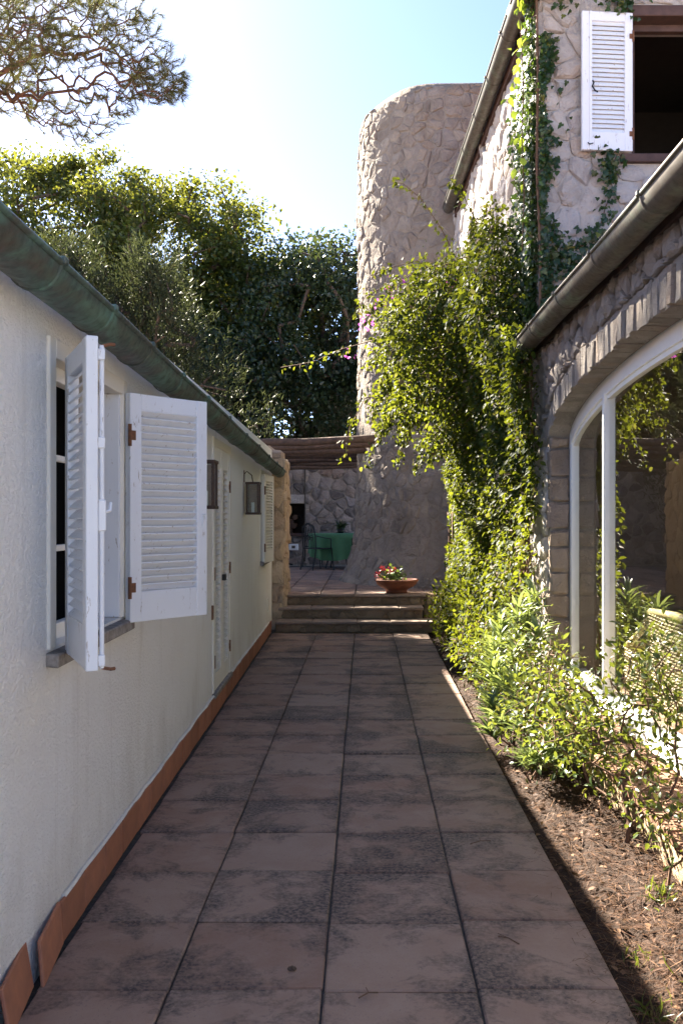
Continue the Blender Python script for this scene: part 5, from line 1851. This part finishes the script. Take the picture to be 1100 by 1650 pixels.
tuft(1.18, 3.72, 'small green tuft on the needles near the twiggy shrub', 401)
tuft(1.12, 3.02, 'green grassy tuft at the lower right corner of the bed', 402, 60, 0.12)
tuft(0.95, 3.28, 'tiny green sprig close to the tile edge in the bed shadow', 403, 25, 0.06)
tuft(0.90, 2.92, 'grassy sprig at the tile edge in the lower right corner', 404, 45, 0.09)
n = 16000
x = rng.uniform(0.83, 1.34, n); y = 2.4 + 10.0 * rng.random(n) ** 1.6
z = bed_z(x, y) + rng.uniform(0.004, 0.03, n)
a = rng.uniform(0, 2 * np.pi, n)
P = np.stack([x, y, z], 1)
D = np.stack([np.cos(a), np.sin(a), rng.normal(0, .22, n)], 1)
V, F = leaf_arrays(P, D, unit(np.array([0, 0, 1.0]) + rng.normal(0, .4, (n, 3))), rng.uniform(0.04, 0.13, n), rng.uniform(0.0018, 0.004, n), T_NEEDLE)
o = link('needle_litter', mesh_np('needle_litter', V, F), LITTER)
tag(o, 'brown fallen pine needles covering the bed soil', 'litter', kind='stuff')
n = 260                                           # needles blown onto the tile edge
x = 0.83 - np.abs(rng.normal(0, 0.07, n)); y = 2.6 + 9 * rng.random(n) ** 1.5
a = rng.uniform(0, 2 * np.pi, n)
V, F = leaf_arrays(np.stack([x, y, np.full(n, 0.010)], 1), np.stack([np.cos(a), np.sin(a), np.full(n, 0.02)], 1), unit(np.array([0, 0, 1.0]) + rng.normal(0, .1, (n, 3))), rng.uniform(0.03, 0.08, n), np.full(n, 0.0025), T_NEEDLE)
o = link('stray_needles', mesh_np('stray_needles', V, F), LITTER)
tag(o, 'loose pine needles blown onto the right edge of the tiles', 'litter', kind='stuff')
n = 1500
x = rng.uniform(0.82, 1.3, n); y = 2.4 + 10 * rng.random(n) ** 1.4
P = np.stack([x, y, bed_z(x, y) + 0.02], 1)
a = rng.uniform(0, 2 * np.pi, n)
V, F = leaf_arrays(P, np.stack([np.cos(a), np.sin(a), rng.normal(0, .2, n)], 1), unit(np.array([0, 0, 1.0]) + rng.normal(0, .4, (n, 3))), rng.uniform(0.012, 0.05, n), rng.uniform(0.008, 0.026, n), T_OVAL)
o = link('leaf_litter', mesh_np('leaf_litter', V, F), LITTER)
tag(o, 'dry fallen leaves scattered over the bed soil', 'litter', kind='stuff')
# stray twigs and a dropped cone scale on the tiles
for (x, y, l, a_, nm) in ((0.49, 4.31, 0.11, 0.4, 'thin twig lying on the right hand tiles'), (0.55, 3.30, 0.09, 2.4, 'short dark twig on a near tile at the right'), (-0.02, 2.93, 0.07, 0.5, 'dry curl of leaf stalk on the nearest tile row')):
    p0 = Vector((x, y, 0.008))
    d_ = Vector((math.cos(a_), math.sin(a_), 0))
    t_ = MB().tube([p0, p0 + d_ * l * .5 + Vector((0, .01, .004)), p0 + d_ * l], 0.0022, 5)
    t_.tube([p0 + d_ * l * .5 + Vector((0, .01, .004)), p0 + d_ * l * .7 + Vector((-.02, .03, .006))], 0.0014, 4)
    tag(t_.build('fallen_twig', TWIG, None, origin=(x, y, 0)), nm, 'twig')
pb = MB()
for q in range(3):
    pb.lathe([(0.001, 0.0), (0.007, 0.003), (0.008, 0.007), (0.004, 0.012)], 8, (-0.255 + 0.008 * q, 3.12 + 0.006 * (q % 2), 0.002))
tag(pb.build('fallen_seed', BARK, None, origin=(-0.255, 3.12, 0)), 'dark fallen seed on a near path tile', 'seed')

# ------------------------------------------------------------------ terracotta bowl with geraniums
bx, by = 0.45, 13.22
bowl = empty('flower_bowl', (bx, by, TZ), 'wide terracotta bowl of red geraniums at the top of the steps', 'flower pot')
MB().lathe([(0.0, 0.0), (0.155, 0.0), (0.15, 0.03), (0.165, 0.05), (0.235, 0.085), (0.285, 0.13), (0.30, 0.165), (0.315, 0.168), (0.315, 0.19), (0.29, 0.192), (0.27, 0.165), (0.0, 0.15)], 40, (bx, by, TZ + 0.004)).build('bowl', POT, bowl, smooth=True)
g_ = np.random.default_rng(71)
k = 230
P = np.array([bx - 0.07, by - .02, TZ + 0.25]) + g_.normal(0, 1, (k, 3)) * np.array([0.085, 0.085, 0.05])
L = g_.uniform(0.03, 0.055, k)
foliage(bowl, P, rdir(k, (0, 0, .1), .7, g_), rdir(k, (0, -.3, .8), .5, g_), L, L, L_GER, T_OVAL)
st = MB()
for (dx, dz) in ((-0.27, 0.27), (-0.235, 0.255), (-0.12, 0.30), (-0.04, 0.33), (-0.21, 0.35), (-0.10, 0.285), (-0.06, 0.325)):
    st.tube([(bx - 0.08, by, TZ + 0.17), (bx + dx * .8, by - 0.05, TZ + dz - 0.05), (bx + dx, by - 0.06, TZ + dz)], 0.004, 5)
    P = np.array([bx + dx, by - 0.07, TZ + dz]) + g_.normal(0, 0.022, (26, 3))
    foliage(bowl, P, rdir(26, g_=g_), rdir(26, (0, -1, .3), g_=g_), np.full(26, 0.026), np.full(26, 0.022), PETAL, T_OVAL, name='flower')
st.build('stem', L_GER, bowl)
P = np.array([bx + 0.06, by - .02, TZ + 0.22]) + g_.normal(0, 1, (60, 3)) * np.array([0.05, 0.05, 0.035])
foliage(bowl, P, rdir(60, (0, 0, .3), .7, g_), rdir(60, (0, -.3, .8), .5, g_), np.full(60, .035), np.full(60, .03), L_GER, T_OVAL)

# ------------------------------------------------------------------ dining table with green cloth
tx, ty = -0.55, 19.6
tab = empty('dining_table', (tx, ty, TZ), 'dining table on the terrace, standing under a green cloth', 'table')
MB().lathe([(0.0, 0.70), (0.62, 0.70), (0.63, 0.715), (0.62, 0.73), (0.0, 0.73)], 32, (tx, ty, TZ)).build('table_top', DARKWOOD, tab)
for a in range(4):
    c_, s_ = math.cos(a * math.pi / 2 + .6), math.sin(a * math.pi / 2 + .6)
    MB().tube([(tx + c_ * .34, ty + s_ * .34, TZ), (tx + c_ * .22, ty + s_ * .22, TZ + .35), (tx + c_ * .36, ty + s_ * .36, TZ + .70)], 0.018, 6).build('leg', IRON, tab)
V = []; F = []
NA = 72
rings = [(0.0, 0.737), (0.40, 0.737), (0.63, 0.737), (0.645, 0.725), (0.655, 0.66), (0.66, 0.52), (0.665, 0.38), (0.67, 0.27)]
for q, (r, z) in enumerate(rings):
    for j in range(NA):
        a = 2 * math.pi * j / NA
        fold = max(0, q - 3) / 4
        rr_ = r + fold * 0.05 * math.sin(a * 11 + 0.6 * math.sin(a * 3)) - fold * 0.04
        zz = z + (0.07 * math.cos(2 * a + .5) - 0.02) * fold if q > 3 else z
        V.append((tx + rr_ * math.cos(a), ty + rr_ * math.sin(a), TZ + zz))
for q in range(len(rings) - 1):
    for j in range(NA):
        F.append((q * NA + j, q * NA + (j + 1) % NA, (q + 1) * NA + (j + 1) % NA, (q + 1) * NA + j))
cl = MB().add(V, F).build('tablecloth', CLOTH, None, smooth=True, origin=(tx, ty, TZ + 0.73))
tag(cl, 'green tablecloth hanging in folds over the terrace table', 'tablecloth')

tp = empty('table_plant', (tx + 0.03, ty + 0.1, TZ + 0.737), 'dark leafy potted plant standing on the green tablecloth', 'plant')
MB().lathe([(0.0, 0.0), (0.06, 0.0), (0.08, 0.09), (0.07, 0.09), (0.0, 0.08)], 16, (tx + 0.03, ty + 0.1, TZ + 0.74)).build('pot', IRON, tp, smooth=True)
P = np.array([tx + 0.03, ty + 0.1, TZ + 0.84]) + g_.normal(0, 0.02, (70, 3))
foliage(tp, P, rdir(70, (0, 0, .6), .8, g_), rdir(70, g_=g_), g_.uniform(.1, .24, 70), np.full(70, 0.03), L_OAK, T_STRAP)


def iron_chair(x, y, rz, label):
    o = empty('iron_chair', (x, y, TZ), label, 'chair', 'wrought iron chairs at the green table', rz)
    WO[o.name] = Vector((0, 0, 0))

    def part(nm, *tubes):
        m_ = MB()
        for (p_, r_) in tubes: m_.tube(p_, r_, 6)
        return m_.build(nm, IRON, o, local=True)
    w = 0.21
    for (sx, sy) in ((-1, -1), (1, -1)):
        part('leg', ([(sx * w, sy * .2, .43), (sx * (w + .01), sy * .23, .2), (sx * (w + .015), sy * .25, 0)], 0.013))
    for sx in (-1, 1):
        part('leg', ([(sx * w, .2, .43), (sx * w, .23, .2), (sx * w, .28, 0)], 0.013))
        part('armrest', ([(sx * w, .2, .70), (sx * (w + .04), 0, .66), (sx * (w + .03), -.16, .64), (sx * w, -.19, .43)], 0.011))
    m_ = MB()
    m_.tube([(-w, -.21, .44), (w, -.21, .44), (w, .2, .44), (-w, .2, .44), (-w, -.21, .44)], 0.012, 6)
    m_.box((-w, -.21, .435), (w, .2, .45))
    m_.build('seat', IRON, o, local=True)
    arc = [(-w, .2, .43), (-w - .01, .22, .7), (-w + .03, .25, .88), (0, .26, .95), (w - .03, .25, .88), (w + .01, .22, .7), (w, .2, .43)]
    bars = [([(xx, .205, .45), (xx * 1.05, .235, .7), (xx * .7, .255, .91 - abs(xx) * .3)], 0.008) for xx in (-.14, -.07, 0, .07, .14)]
    loops = [([(cx_ + .045 * math.cos(t_), .235, .66 + .06 * math.sin(t_)) for t_ in np.linspace(0, 2 * math.pi, 11)], 0.006) for cx_ in (-.1, 0, .1)]
    part('backrest', (arc, 0.014), *bars, *loops)


iron_chair(-0.98, 19.0, R(130), 'black wrought iron chair at the left of the green table')
iron_chair(0.02, 18.95, R(-150), 'black wrought iron chair at the right of the green table by the tower')
iron_chair(-1.02, 20.2, R(60), 'black wrought iron chair behind the left of the green table')
